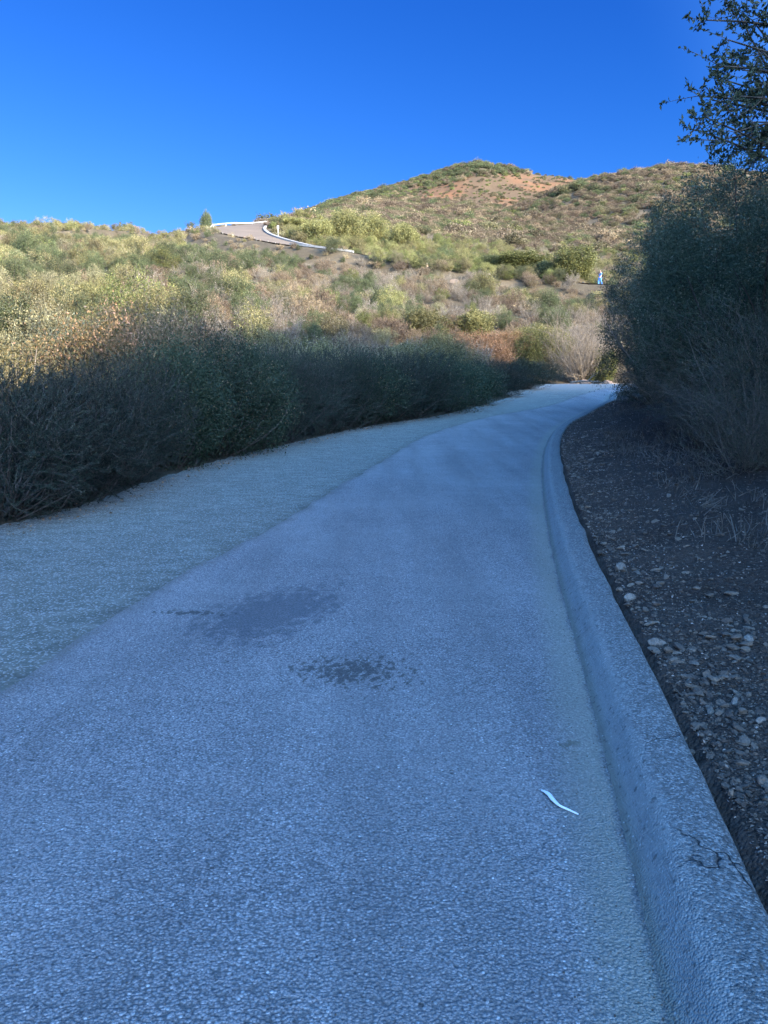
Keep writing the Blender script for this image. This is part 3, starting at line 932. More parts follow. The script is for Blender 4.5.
for j, (px, off, top, R, kd, lab) in enumerate(hedge):
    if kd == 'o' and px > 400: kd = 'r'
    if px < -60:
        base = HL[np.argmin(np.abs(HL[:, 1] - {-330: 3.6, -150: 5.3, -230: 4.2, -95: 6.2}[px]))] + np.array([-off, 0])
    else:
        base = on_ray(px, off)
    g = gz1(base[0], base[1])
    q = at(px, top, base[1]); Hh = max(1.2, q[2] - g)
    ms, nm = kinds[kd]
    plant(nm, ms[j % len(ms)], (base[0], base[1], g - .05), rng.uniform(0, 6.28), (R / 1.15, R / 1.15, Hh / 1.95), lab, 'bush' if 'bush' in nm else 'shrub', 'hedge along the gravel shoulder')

# ------------------------------------------------------------------ right bank thicket
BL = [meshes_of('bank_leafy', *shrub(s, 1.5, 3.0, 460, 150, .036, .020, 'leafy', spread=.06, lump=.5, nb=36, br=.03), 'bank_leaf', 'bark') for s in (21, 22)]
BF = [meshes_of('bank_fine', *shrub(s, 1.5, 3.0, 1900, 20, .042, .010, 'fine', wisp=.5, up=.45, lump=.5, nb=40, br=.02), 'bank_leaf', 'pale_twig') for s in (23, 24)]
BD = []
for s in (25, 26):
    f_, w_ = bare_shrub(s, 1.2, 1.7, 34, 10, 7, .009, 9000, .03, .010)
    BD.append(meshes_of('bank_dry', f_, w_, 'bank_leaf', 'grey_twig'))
bankv = [
    (652, 236, 26.0, 2.0, 'l', 'dark evergreen bush at the tip of the thicket above the path bend'),
    (640, 318, 29.0, 1.2, 'f', 'low dark bush overhanging the path where it vanishes'),
    (668, 226, 22.5, 1.9, 'f', 'shaded bush with two upright sprays against the hill'),
    (688, 200, 20.0, 1.9, 'l', 'dense dark bush stepping up from the tip of the thicket'),
    (712, 188, 17.5, 1.9, 'l', 'tall dark bush below the hanging tree branches'),
    (742, 184, 15.0, 1.8, 'l', 'tallest dark bush touching the hanging branches'),
    (778, 176, 12.8, 1.7, 'l', 'dark bush filling the photo edge below the tree'),
    (648, 345, 24.0, 1.2, 'f', 'low feathery bush at the foot of the thicket tip'),
    (674, 330, 19.0, 1.3, 'f', 'feathery dark bush midway down the thicket front'),
    (706, 300, 15.5, 1.3, 'f', 'grey-green feathery bush bulging from the thicket front'),
    (742, 284, 12.3, 1.2, 'f', 'twiggy feathery bush with pale tips above the stony bank'),
    (782, 290, 10.2, 1.15, 'f', 'feathery bush at the photo edge above the stony bank'),
    (664, 372, 18.5, .9, 'd', 'small dry bush at the foot of the bank near the bend'),
    (694, 380, 14.2, .9, 'd', 'dry twiggy bush with grey stems on the shaded bank'),
    (726, 372, 11.6, .95, 'd', 'tangled dry bush of pale bare twigs over the bank'),
    (764, 366, 9.3, .95, 'd', 'pale twiggy bush hanging at the photo edge over the stones'),
    (748, 398, 9.0, .7, 'd', 'lowest dry bush, knee high on the stony bank at the photo edge'),
    (706, 408, 12.2, .7, 'd', 'low dry bush spreading over the dirt in front of the thicket'),
]
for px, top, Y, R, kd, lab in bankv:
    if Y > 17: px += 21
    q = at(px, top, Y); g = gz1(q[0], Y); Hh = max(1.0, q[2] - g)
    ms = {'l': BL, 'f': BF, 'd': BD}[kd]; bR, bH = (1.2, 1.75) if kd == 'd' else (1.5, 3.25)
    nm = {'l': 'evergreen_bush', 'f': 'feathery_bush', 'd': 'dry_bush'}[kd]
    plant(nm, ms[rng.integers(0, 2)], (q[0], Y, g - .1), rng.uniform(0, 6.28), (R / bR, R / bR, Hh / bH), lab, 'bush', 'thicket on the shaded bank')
# the hill beside the path beyond the frame carries the same bushes (they cast part of the shade, some enlarged out of view for it)
hx = []
for _ in range(4000):
    X_, Y_ = rng.uniform(-2, 45), rng.uniform(-40, 36)
    if X_ < .54 * Y_ + 1.6: continue
    hx.append((X_, Y_))
hx = np.array(hx); g, sR_, _, _ = ground_z(hx[:, 0], hx[:, 1], True)
ok = (sR_ > 4.5); hx, g = hx[ok], g[ok]
keep = []
for i, p in enumerate(hx):
    if all((p[0] - hx[j][0]) ** 2 + (p[1] - hx[j][1]) ** 2 > 4.0 for j in keep): keep.append(i)
hx, g = hx[keep], g[keep]
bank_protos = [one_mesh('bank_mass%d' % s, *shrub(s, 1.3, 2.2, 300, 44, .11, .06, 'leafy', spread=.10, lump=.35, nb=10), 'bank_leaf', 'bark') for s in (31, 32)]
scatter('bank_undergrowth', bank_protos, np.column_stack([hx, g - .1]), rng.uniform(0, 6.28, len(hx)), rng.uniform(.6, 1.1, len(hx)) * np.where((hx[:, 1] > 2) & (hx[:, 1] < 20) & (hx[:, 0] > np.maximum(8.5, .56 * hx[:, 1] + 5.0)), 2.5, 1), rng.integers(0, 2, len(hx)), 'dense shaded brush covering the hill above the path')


# ------------------------------------------------------------------ overhanging tree
def make_tree():
    rng = np.random.default_rng(5)
    bx, by = 5.0, 7.4; bz = gz1(bx, by) - .15
    e = bpy.data.objects.new('oak_tree', None); C.objects.link(e); e.location = (bx, by, bz)
    O = np.array([bx, by, bz])
    tg = []
    for px, py, Y in [(700, 20, 6.4), (722, 40, 6.2), (745, 20, 6.6), (765, 45, 6.2), (712, 66, 6.3), (735, 70, 6.7), (758, 85, 6.3), (700, 118, 6.0), (722, 112, 6.4), (745, 122, 6.1), (765, 130, 6.5), (692, 96, 6.2), (712, 140, 6.2), (738, 150, 6.5), (760, 160, 6.2), (740, -10, 6.4), (765, -25, 6.1), (715, -30, 6.8), (775, 5, 5.9), (790, 60, 6.5), (795, 110, 6.2), (778, 165, 6.8), (690, 130, 6.3), (755, 52, 5.8), (705, 100, 6.6), (748, 98, 6.9), (728, 96, 5.9), (727, 132, 6.0), (770, 92, 6.9), (745, 138, 6.9), (718, 80, 6.6), (775, 25, 6.6), (730, 10, 6.9)]:
        tg.append(at(px + 7, py, Y) - O)
    for _ in range(90):
        d = unit(rng.normal(size=3)); r = rng.uniform(.5, 1)
        p = np.array([d[0] * 1.9 * r, d[1] * 1.9 * r, 4.4 + d[2] * 1.5 * r])
        w = p + O; q = pix(w[0], w[1], w[2])
        if q[0] < 785 and q[1] < 230: continue
        tg.append(p)
    tg = np.array(tg); n = len(tg)
    # trunk and limbs
    tr = np.array([[0, 0, 0], [.08, .05, .8], [-.05, .0, 1.6], [-.1, -.08, 2.4], [-.22, -.1, 3.1]])
    tv, tf = tubes(tr[None], np.array([[.15, .12, .105, .085, .06]]), 10)
    link('trunk', new_mesh('trunk', tv, tf, True, None, (M['bark'],)), e)
    st = tr[rng.integers(2, 5, n)] + rng.normal(size=(n, 3)) * .01
    mid = st * .45 + tg * .55 + rng.normal(size=(n, 3)) * .12; mid[:, 2] += .15
    limbs = bez(st, mid, tg, 9)
    lv, lf = tubes(limbs, np.linspace(.026, .005, 9)[None].repeat(n, 0), 5)
    # twigs
    m = 14
    i = np.repeat(np.arange(n), m); t = rng.integers(5, 9, len(i))
    a = limbs[i, t]; D = unit(unit(limbs[i, t] - limbs[i, t - 1]) * .7 + rng.normal(size=a.shape) * .8)
    l = rng.uniform(.12, .36, len(i))[:, None]
    b = a + D * l; mm = (a + b) / 2 + rng.normal(size=a.shape) * .03
    Q = bez(a, mm, b, 6)
    qv, qf = tubes(Q, np.linspace(.0035, .0012, 6)[None].repeat(len(i), 0), 3)
    link('branches', new_mesh('tree_branches', np.vstack([lv, qv]), np.vstack([lf, qf + len(lv)]), True, None, (M['bark'],)), e)
    # leaves: spread along the twigs
    per = 19
    j = np.repeat(np.arange(len(Q)), per); s = rng.uniform(.15, 1, len(j))[:, None]
    P = (1 - s) ** 2 * a[j] + 2 * s * (1 - s) * mm[j] + s * s * b[j]
    Dl = unit(D[j] * .5 + rng.normal(size=P.shape))
    V, Fc = leaves(P, Dl, .043 * rng.uniform(.6, 1.25, len(j)), .022 * rng.uniform(.8, 1.2, len(j)), rng)
    tone = rng.uniform(-.2, .2, n)[i][j]
    link('crown', new_mesh('tree_crown', V, Fc, False, np.clip(.5 + tone + rng.normal(size=len(j)) * .2, 0, 1), (M['bank_leaf'],)), e)
    tag(e, 'small-leaved tree hanging dark branches over the thicket against the blue sky', 'tree')


make_tree()

# ------------------------------------------------------------------ hillside brush
PR = {}
for nm, lm, wm, kd in (('olive', 'olive', 'pale_twig', 'l'), ('sage', 'sage', 'pale_twig', 'l'), ('green', 'green', 'bark', 'l'), ('yellow', 'yellow', 'bark', 'l'),
                       ('brown', 'brown', 'pale_twig', 'f'), ('grey', 'grey', 'pale_twig', 'b'), ('dark', 'dark', 'bark', 'l')):
    L_ = []
    for s in (0, 1, 2):
        sd = 50 + len(PR) * 5 + s
        if kd == 'l': a = shrub(sd, 1.0, 1.75, 130, 64, .062, .036, 'leafy', spread=.10, lump=.5, nb=14, br=.02)
        elif kd == 'f': a = shrub(sd, 1.0, 1.5, 620, 14, .062, .026, 'fine', wisp=.28, up=.8, lump=.45, nb=16, br=.02)
        else: a = bare_shrub(sd, 1.0, 1.5, 26, 8, 6, .015, 3000, .06, .03)
        L_.append(one_mesh('brush_%s_%d' % (nm, s), *a, lm, wm))
    PR[nm] = L_
NAMES = {'olive': 'olive_shrub', 'sage': 'sage_shrub', 'green': 'green_shrub', 'yellow': 'yellow_shrub', 'brown': 'brown_shrub', 'grey': 'bare_shrub', 'dark': 'dark_shrub'}
KN = list(PR)

rng = np.random.default_rng(99)
cand = []
Yv = 20.0
while Yv < 178:
    step = 1.26 + .009 * Yv
    w0, w1 = -.66 * Yv - 2, .62 * Yv + 2
    nx = int((w1 - w0) / step)
    X_ = w0 + (np.arange(nx) + rng.uniform(0, 1, nx)) * step
    cand.append(np.column_stack([X_, Yv + rng.uniform(-.5, .5, nx) * step]))
    Yv += step
cand = np.vstack(cand)
# left of the hedge close by
ex = np.column_stack([rng.uniform(-16, -5, 60), rng.uniform(6, 20, 60)]); cand = np.vstack([cand, ex])
# a row of brush along the outer edge of the hill road
for i_ in range(0, apex - 2, 1):
    if rng.uniform() < .75:
        p_ = rp[i_, :2] - NR_[i_] * rng.uniform(5.2, 7.5); cand = np.vstack([cand, p_[None]])
gz, sR_, sL_, sH_ = ground_z(cand[:, 0], cand[:, 1], True)
rd, _ = sdist(cand[:, 0], cand[:, 1], thin(ROADP[:, :2]))
side = rd    # positive: inner (uphill) side
qx, qy = pix(cand[:, 0], cand[:, 1], gz)
ok = (sR_ < 0) & (-sH_ > np.where(cand[:, 1] > 36, 2.6, 4.8)) & (np.abs(rd) > 4.6)
# keep the view on to the road open
ok &= ~((np.abs(rd) < 7) & (side < 0) & (qx > 190) & (qx < 356) & (rng.uniform(0, 1, len(qx)) < .6))
ok &= ~((np.abs(rd) < 8) & (qx > 582) & (qx < 614) & (cand[:, 1] > 78) & (cand[:, 1] < 102))
ok &= ~((rd < 0) & (rd > -5.5) & (qx > 205) & (qx < 300) & (cand[:, 1] > 95))
ok &= ~((rd < 0) & (cand[:, 1] > 118) & (qx > 198) & (qx < 312))
cand, gz, qx, qy, rd, sH_ = cand[ok], gz[ok], qx[ok], qy[ok], rd[ok], sH_[ok]
nz = fbm(cand[:, 0] * .09, cand[:, 1] * .09, 77, 3); nz2 = fbm(cand[:, 0] * .25, cand[:, 1] * .12, 78, 3)
kd = []; sc = []
for (X_, Y_), px, py, a, b, r in zip(cand, qx, qy, nz, nz2, rd):
    w = dict(olive=1.2, sage=1.2, green=.2, yellow=.2, brown=1.1, grey=.8, dark=.35)
    s = rng.uniform(.5, 1.02) * (1.25 if rng.uniform() < .25 else 1)
    above = py < np.interp(px, [200, 270, 350, 450, 600, 760], [224, 244, 256, 274, 289, 294]) and px > 262
    if px < 130:
        w.update(olive=2.0, sage=2.0, brown=.9, grey=.3, yellow=.25, dark=.7)
    if px < 120 and py > 300: w.update(yellow=1.0, olive=2.5, grey=.1)
    if 180 < px < 620 and not above:
        w.update(brown=3.2, grey=2.8, sage=.3, olive=.35, green=.12, yellow=.12, dark=.8)
    if not above and 250 < py < 285 and 130 < px < 330: w['dark'] = 1.8
    if px > 380 and not above and py > 300: w.update(green=.3, yellow=.3)
    if above:
        s = rng.uniform(.45, .95)
        if Y_ < 150 and px < 520: w.update(yellow=2.6, green=2.6, olive=2.0, brown=.3, grey=.1, dark=.35, sage=.4)
        elif Y_ < 150: w.update(yellow=.5, green=.8, olive=1.0, brown=1.4, grey=1.0, dark=.4)
        else: w.update(brown=2, grey=1.8, olive=.9, green=.5, dark=.5)
    w['dark'] *= 4.0 if b < .45 else .7
    w['grey'] *= 1.8 if a > .55 else .7
    w['green'] *= 2 if .45 < b < .5 else .8
    v = np.array([w[q] for q in KN]); kd.append(rng.choice(len(KN), p=v / v.sum()))
    s *= .84
    if KN[kd[-1]] in ('olive', 'green', 'dark', 'yellow'): s *= 1.22
    if above and Y_ < 150: s *= 1.15
    if abs(r) < 12 and not above and 190 < px < 620: s *= (.45 if px < 345 else .85)
    sc.append(s)
kd, sc = np.array(kd), np.array(sc)
# size on the picture, those in frame only
inf = (qx > -12) & (qx < 640) & (qy > 190)
rank = np.where(inf, sc / cand[:, 1], 0)
# hidden ones low behind the hedge rank last
rank = np.where(cand[:, 1] < 17, 0, rank)
order = np.argsort(-rank)
big = set(order[:290].tolist())


def zone(px, py):
    if py > 330: return 'low on the slope close behind the hedge'
    if px < 95: return 'on the open hillside at the edge of the photo'
    if px < 190: return 'on the hillside above the orange topped bush'
    if px < 300: return 'on the slope below the hairpin bend'
    if px < 400: return 'on the slope below the straight piece of hill road'
    if px < 500: return 'on the slope below the pale marker stones'
    return 'on the slope below the walker in blue'


DESC = {'olive': 'olive green leafy shrub', 'sage': 'grey-green sage-like shrub', 'green': 'fresh green leafy shrub', 'yellow': 'yellow-green feathery shrub', 'brown': 'dry brown feathery shrub', 'grey': 'bare grey twiggy shrub', 'dark': 'dark green leafy shrub'}
for i in sorted(big):
    kn = KN[kd[i]]; me = PR[kn][rng.integers(0, 3)]
    o = link(NAMES[kn], me, None, (cand[i, 0], cand[i, 1], gz[i] - .08)); o.rotation_euler.z = rng.uniform(0, 6.28)
    s = sc[i]; o.scale = (s, s, s * rng.uniform(.9, 1.35))
    sz = 'large' if sc[i] > .88 else ('small' if sc[i] < .7 else 'middling')
    lab = '%s %s %s' % (sz, DESC[kn], zone(qx[i], qy[i]))
    tag(o, lab, 'shrub', lab.replace('shrub', 'shrubs', 1))
rest = np.array([i for i in range(len(cand)) if i not in big])
allp = [m for kn in KN for m in PR[kn]]
ki = kd[rest] * 3 + rng.integers(0, 3, len(rest))
scatter('chaparral_brush', allp, np.column_stack([cand[rest], gz[rest] - .1]), rng.uniform(0, 6.28, len(rest)), sc[rest] * 1.0, ki, 'mixed sunlit brush covering the hillside below and above the road')

# low dry grass and brushlets between them
n = 900
u = rng.uniform(0, 1, n); Yg = np.sqrt(20 ** 2 + u * (160 ** 2 - 20 ** 2)); Xg = Yg * rng.uniform(-.62, .56, n)
g, a_, b_, c_ = ground_z(Xg, Yg, True); rr, _ = sdist(Xg, Yg, thin(ROADP[:, :2]))
ok = (a_ < 0) & (-c_ > 2.2) & (np.abs(rr) > 3.9)
Xg, Yg, g = Xg[ok], Yg[ok], g[ok]


def tuft(seed, n=70, h=.45, r=.25, mat='straw'):
    rng = np.random.default_rng(seed)
    a = rng.normal(size=(n, 3)) * np.array([r * .5, r * .5, 0]); D = unit(rng.normal(size=(n, 3)) * .45 + np.array([0, 0, 1]))
    l = h * rng.uniform(.5, 1.2, n)[:, None]; b = a + D * l + unit(rng.normal(size=(n, 3))) * .25 * l * np.array([1, 1, .3]); m_ = a + D * l * .6
    V, Fc = tubes(bez(a, m_, b, 4), np.linspace(.006, .002, 4)[None].repeat(n, 0), 3)
    return new_mesh('tuft', V, Fc, True, None, (M[mat],))


GT = [tuft(s) for s in (1, 2, 3)]
small = [one_mesh('low_%s' % q, *shrub(200 + k_, .5, .55, 60, 14, .08, .035, 'leafy', spread=.16, nb=8, br=.01), q, 'pale_twig') for k_, q in enumerate(('brown', 'sage', 'olive'))]
scatter('dry_grass', GT + small, np.column_stack([Xg, Yg, g - .02]), rng.uniform(0, 6.28, len(Xg)), rng.uniform(.8, 1.9, len(Xg)), rng.integers(0, 6, len(Xg)), 'dry grass and low brush between the hillside shrubs')

# far mountain scrub
FP = []
for k_, (q, Ln) in enumerate((('far_brown', .15), ('brown', .15), ('far_olive', .15), ('dark', .16), ('green', .16), ('far_olive', .15))):
    f_, w_ = shrub(300 + k_, 1.0, 1.15, 70, 16, Ln, Ln * .6, 'leafy', spread=.17, lump=.3, nb=3, br=.04)
    FP.append(new_mesh('far_' + q, f_[0], f_[1], False, f_[2], (M[q],)))
pts = []
for (y0, y1, st) in ((160, 240, 2.6), (240, 380, 3.0), (380, 600, 3.6)):
    A_ = (.66 * .5) * (y1 ** 2 - y0 ** 2); n = int(A_ / st ** 2 * 1.35)
    u = rng.uniform(0, 1, n); Yg = np.sqrt(y0 ** 2 + u * (y1 ** 2 - y0 ** 2)); pts.append(np.column_stack([Yg * rng.uniform(-.16, .5, n), Yg]))
pts = np.vstack(pts)
g, a_, b_, c_ = ground_z(pts[:, 0], pts[:, 1], True)
soil_, bare_, red_, _ = ground_masks(pts[:, 0], pts[:, 1], g, a_, b_, c_)
rr, _ = sdist(pts[:, 0], pts[:, 1], thin(ROADP[:, :2]))
px_, py_ = pix(pts[:, 0], pts[:, 1], g)
dens = 1 - .60 * bare_ - .4 * red_
flank = (pts[:, 1] > 400) & (px_ < 470) & (py_ < np.interp(px_, [300, 400, 440, 480], [215, 192, 181, 170]) + 6)
summit = (pts[:, 1] > 480) & (np.abs(px_ - 476) < 42) & (py_ < 176)
dens = np.where(flank | summit, 1, dens)
ok = (np.abs(rr) > 5) & (rng.uniform(0, 1, len(pts)) < dens)
pts, g, px_, py_, bare_, flank, summit = pts[ok], g[ok], px_[ok], py_[ok], bare_[ok], flank[ok], summit[ok]
nz = fbm(pts[:, 0] * .03, pts[:, 1] * .02, 55, 3); nz2 = fbm(pts[:, 0] * .12, pts[:, 1] * .08, 56, 3)
ki = []; s_ = []
for j in range(len(pts)):
    w = np.array([3.6, .9, .6, .7, .12, .4])
    if flank[j]: w = np.array([1., .5, .8, 2.6, .5, .3])
    if summit[j]: w = np.array([.6, .1, .8, 3, .3, .4])
    if nz2[j] > .60: w = w * np.array([.5, .5, 2, 2, 2.5, 1])
    if bare_[j] > .5 and not flank[j]: w = np.array([.8, .3, 1.2, .8, .8, .3])
    ki.append(rng.choice(6, p=w / w.sum()))
    s = rng.uniform(.55, 1.25) * (1.0 + .0012 * pts[j, 1])
    if bare_[j] > .4 and not flank[j] and not summit[j]: s *= .62
    if summit[j]: s *= 1.25
    if rng.uniform() < .03: s *= 1.8
    s_.append(s)
scatter('far_scrub', FP, np.column_stack([pts, g - .15]), rng.uniform(0, 6.28, len(pts)), np.array(s_), np.array(ki), 'low grey-brown scrub dotting the far mountain')

# ------------------------------------------------------------------ single hillside trees and shrubs
TG = [meshes_of('hill_tree', *shrub(s, 1.6, 3.4, 420, 42, .13, .07, 'leafy', spread=.09, lump=.3, nb=20, br=.05), 'green', 'bark') for s in (401, 402)]
TY = [meshes_of('hill_yellow', *shrub(s, 1.6, 3.4, 420, 42, .13, .07, 'leafy', spread=.09, lump=.4, nb=20, br=.05), 'yellow', 'bark') for s in (411, 412)]
TD = [meshes_of('hill_dark', *shrub(s, 1.6, 2.6, 380, 40, .13, .07, 'leafy', spread=.1, lump=.3, nb=20, br=.05), 'dark', 'bark') for s in (403,)]
TB = [meshes_of('grey_brush', None, bare_shrub(s, 1.5, 3.0, 40, 9, 7, .022)[1], 'grey', 'pale_twig') for s in (404, 405)]
solo = [
    (574, 247, 288, 101, 3.0, TG[0], 'conical_tree', 'bright green conical tree standing beside the hill road by the walker', 'tree'),
    (548, 262, 284, 104, 2.0, TD[0], 'dark_bush', 'dark round bush between the conical tree and the broad green bush', 'bush'),
    (522, 252, 282, 108, 3.9, TG[1], 'broad_bush', 'broad green bush above the hill road before the conical tree', 'bush'),
    (497, 258, 280, 110, 2.2, TD[0], 'dark_bush', 'dark bush tucked against the broad green bush above the road', 'bush'),
    (206, 213.5, 222, 141, 1.0, TD[0], 'skyline_bush', 'small dark bush alone on the skyline over the hairpin', 'bush'),
    (346, 213, 240, 120, 2.6, TY[1], 'round_bush', 'round lime green bush above the hairpin road', 'bush'),
    (318, 217, 240, 117, 2.4, TY[0], 'leafy_shrub', 'bushy green shrub on the inside of the hairpin', 'shrub'),
    (296, 216, 236, 131, 2.3, TY[0], 'leafy_shrub', 'yellow-green shrub where the hairpin road slips out of sight', 'shrub'),
    (372, 216, 240, 126, 2.3, TY[1], 'leafy_shrub', 'wide yellow-green shrub uphill of the round lime bush', 'shrub'),
    (404, 222, 244, 122, 2.2, TY[0], 'leafy_shrub', 'yellow-green shrub above the marker stones, farthest from the hairpin', 'shrub'),
    (583, 318, 372, 47, 2.0, TB[0], 'leafless_bush', 'tall grey leafless bush beyond the end of the path', 'bush'),
    (606, 330, 374, 50, 2.2, TB[1], 'leafless_bush', 'spreading grey leafless bush half hidden by the dark thicket', 'bush'),
    (560, 330, 372, 52, 1.8, TB[1], 'leafless_bush', 'thin grey leafless bush behind the yellow-green mound', 'bush'),
    (604, 350, 374, 47, .9, TG[0], 'yellow_bush', 'little yellow-green bush at the foot of the leafless bushes', 'bush'),
    (472, 308, 338, 50, 1.4, TY[0], 'upright_shrub', 'fresh green upright shrub above the rust coloured bush', 'shrub'),
    (424, 312, 340, 48, 1.3, TY[1], 'pale_shrub', 'pale green shrub over the curve of the hedge', 'shrub'),
    (573, 184, 197, 420, 4.2, TG[1], 'mountain_bush', 'lone green bush high in the gully of the far mountain', 'bush'),
]
for px, top, bot, Y, R, ms, nm, lab, cat in solo:
    q = at(px, top, Y); g = gz1(q[0], Y)
    Hh = (bot - top) * .00134 * Y
    zz = max(g - .1, min(g + 0., q[2] - Hh))
    Hh = max(q[2] - (g - .1), Hh * .6)
    bR, bH = (1.5, 3.0) if ms in TB else (1.6, 3.4 if ms in TG + TY else 2.6)
    plant(nm, ms, (q[0], Y, g - .1), px * 1.7, (R / bR, R / bR, Hh / bH), lab, cat)
# ------------------------------------------------------------------ guard rail, stones, sign, walker
def box_arrays(c, hx, hy, hz, ang=0):
    v = np.array([[a, b, d] for a in (-1, 1) for b in (-1, 1) for d in (-1, 1)], float) * np.array([hx, hy, hz])
    ca, sa = math.cos(ang), math.sin(ang); v[:, :2] = v[:, :2] @ np.array([[ca, sa], [-sa, ca]])
    f = np.array([[0, 1, 3, 2], [4, 6, 7, 5], [0, 4, 5, 1], [2, 3, 7, 6], [0, 2, 6, 4], [1, 5, 7, 3]])
    return v + np.array(c), f


gr = bpy.data.objects.new('guard_rail', None); C.objects.link(gr)
iA = apex - 3; iB = apex + int(np.argmin(np.abs(ppx[apex:] - 285)))
gp = rp[iA:iB + 1, :3].copy(); gp[:, :2] -= NR_[iA:iB + 1] * 4.2
gr.location = gp[len(gp) // 2]
tag(gr, 'white guard rail curving round the outside of the hairpin on the skyline', 'guard rail')
gl = gp - np.array(gr.location)
nn_ = NR_[iA:iB + 1]
prof2 = [(.0, .36), (.03, .39), (.0, .43), (.03, .47), (.0, .52), (-.03, .52), (-.03, .36)]
V = np.stack([np.column_stack([gl[:, :2] + nn_ * ox, gl[:, 2] + oz]) for ox, oz in prof2], 1)
n, m = V.shape[:2]; id_ = np.arange(n * m).reshape(n, m); nx = np.roll(id_, -1, 1)
link('rail', new_mesh('rail', V.reshape(-1, 3), [np.stack([id_[:-1], nx[:-1], nx[1:], id_[1:]], -1).reshape(-1, 4), id_[0][::-1][None], id_[-1][None]], False, None, (M['white_paint'],)), gr)
for i in range(0, len(gl), 7):
    v, f = box_arrays(gl[i] - np.array([nn_[i][0] * .14, nn_[i][1] * .14, -.25]), .06, .06, .27, math.atan2(nn_[i][1], nn_[i][0]))
    link('post', new_mesh('rail_post', v, f, False, None, (M['galvanised'],)), gr)


def rock_mesh(seed, sub=2, rough=.7, flat=.6):
    import bmesh
    bm = bmesh.new(); bmesh.ops.create_icosphere(bm, subdivisions=sub, radius=1)
    r = np.random.default_rng(seed); pl = unit(r.normal(size=(8, 3))); dd = r.uniform(.35, .8, 8)
    sx = r.uniform(.9, 1.6)
    for v in bm.verts:
        p = np.array(v.co)
        for a, b in zip(pl, dd):
            s = p @ a
            if s > b: p = p - a * (s - b)
        p = p * (1 + (r.uniform() - .5) * rough * .25)
        v.co = (p[0] * sx, p[1], p[2] * flat)
    me = bpy.data.meshes.new('rock'); bm.to_mesh(me); bm.free()
    return me


def stone_mat(name, cols):
    k = N(name); p = k.n('TexCoord').outputs['Object']; oi = k.n('ObjectInfo').outputs['Random']
    c = k.ramp(oi, [(i / (len(cols) - 1), c_) for i, c_ in enumerate(cols)])
    n_ = k.noise(p, 2.2, 5, .65)
    c = k.mix(k.ramp(n_, [(.35, .5), (.6, 0.)]), c, (.08, .07, .06))
    k.bsdf(c, .9, .2, n_, .6, .05)
    return k.m


M['stone'] = stone_mat('stone', [(.12, .09, .07), (.25, .19, .14), (.16, .12, .09), (.31, .25, .19), (.22, .15, .105)])
M['stone_dark'] = stone_mat('stone_dark', [(.08, .065, .05), (.17, .135, .105), (.12, .09, .07), (.24, .19, .145), (.10, .075, .06)])
M['stone_tan'] = stone_mat('stone_tan', [(.30, .21, .145), (.36, .25, .17)])
M['stone_pale'] = stone_mat('stone_pale', [(.25, .22, .185), (.33, .295, .25), (.22, .195, .165)])
ROCKS = []
for s in range(6):
    me = rock_mesh(s); me.materials.append(M['stone']); ROCKS.append(me)
RT_, RP_, RD_ = rock_mesh(20), rock_mesh(21, flat=.75), rock_mesh(22)
RT_.materials.append(M['stone_tan']); RP_.materials.append(M['stone_pale']); RD_.materials.append(M['stone'])


def Gg(px, py):
    """first hit of the view ray with the ground sheet"""
    Ys = np.arange(1.2, 60, .01); u, v = (px - 384) / F, (512 - py) / F; t = Ys / (CP + v * SP)
    z = H_EYE + t * (-SP + v * CP); g = ground_z(u * t, Ys); k_ = int(np.argmax(z < g))
    return u * t[k_], Ys[k_], g[k_]


def stone(me, x, y, s, label, group=None, rz=None, flat=1, z=None, cat='stone', nm='stone'):
    g = gz1(x, y) if z is None else z
    o = link(nm, me, None, (x, y, g + s * .22 * flat)); o.scale = (s, s * .8, s * flat); o.rotation_euler = (rng.uniform(-.25, .25), rng.uniform(-.25, .25), rng.uniform(0, 6.28) if rz is None else rz)
    return tag(o, label, cat, group)


for px, py, me, s, lab in [
    (731, 795, RT_, .021, 'orange-tan stone beside a flat grey one next to the kerb'),
    (710, 804, RD_, .030, 'flat grey stone touching the kerb beside the orange-tan stone'),
    (620, 570, RP_, .062, 'flat pale stone lying alone high on the dark bank'),
    (634, 571, RD_, .030, 'small grey stone just beside the flat pale stone'),
    (629, 600, RP_, .050, 'pale rounded stone below the flat pale one near the kerb'),
    (618, 598, RD_, .032, 'little stone leaning by the pale rounded stone'),
    (656, 645, RP_, .045, 'pale broken stone at the top of the gravelly patch'),
    (670, 652, RD_, .035, 'grey stone in the top of the gravelly patch'),
    (748, 642, RP_, .040, 'pale stone at the photo edge level with the gravelly patch'),
    (690, 755, RD_, .030, 'brown stone half buried above the orange-tan one'),
    (686, 742, ROCKS[3], .028, 'grey-brown stone against the kerb above the half buried one'),
    (735, 703, RP_, .028, 'pale pebble-like stone in the middle of the stony bank'),
    (760, 722, RP_, .026, 'cream stone by the photo edge above the orange-tan one'),
    (764, 782, RD_, .030, 'grey stone at the photo edge level with the orange-tan one'),
    (742, 872, ROCKS[1], .030, 'dark reddish stone low beside the kerb'),
    (762, 968, ROCKS[2], .024, 'dark red-brown stone lying on the kerb in the lower corner'),
]:
    X_, Y_, g_ = Gg(px, py)
    if 'lying on the kerb' in lab:
        u, v = (px - 384) / F, (512 - py) / F; t = (H_EYE - .12) / (SP - v * CP); X_, Y_ = u * t, (CP + v * SP) * t; g_ = .115
    stone(me, X_, Y_, s, lab, z=g_)
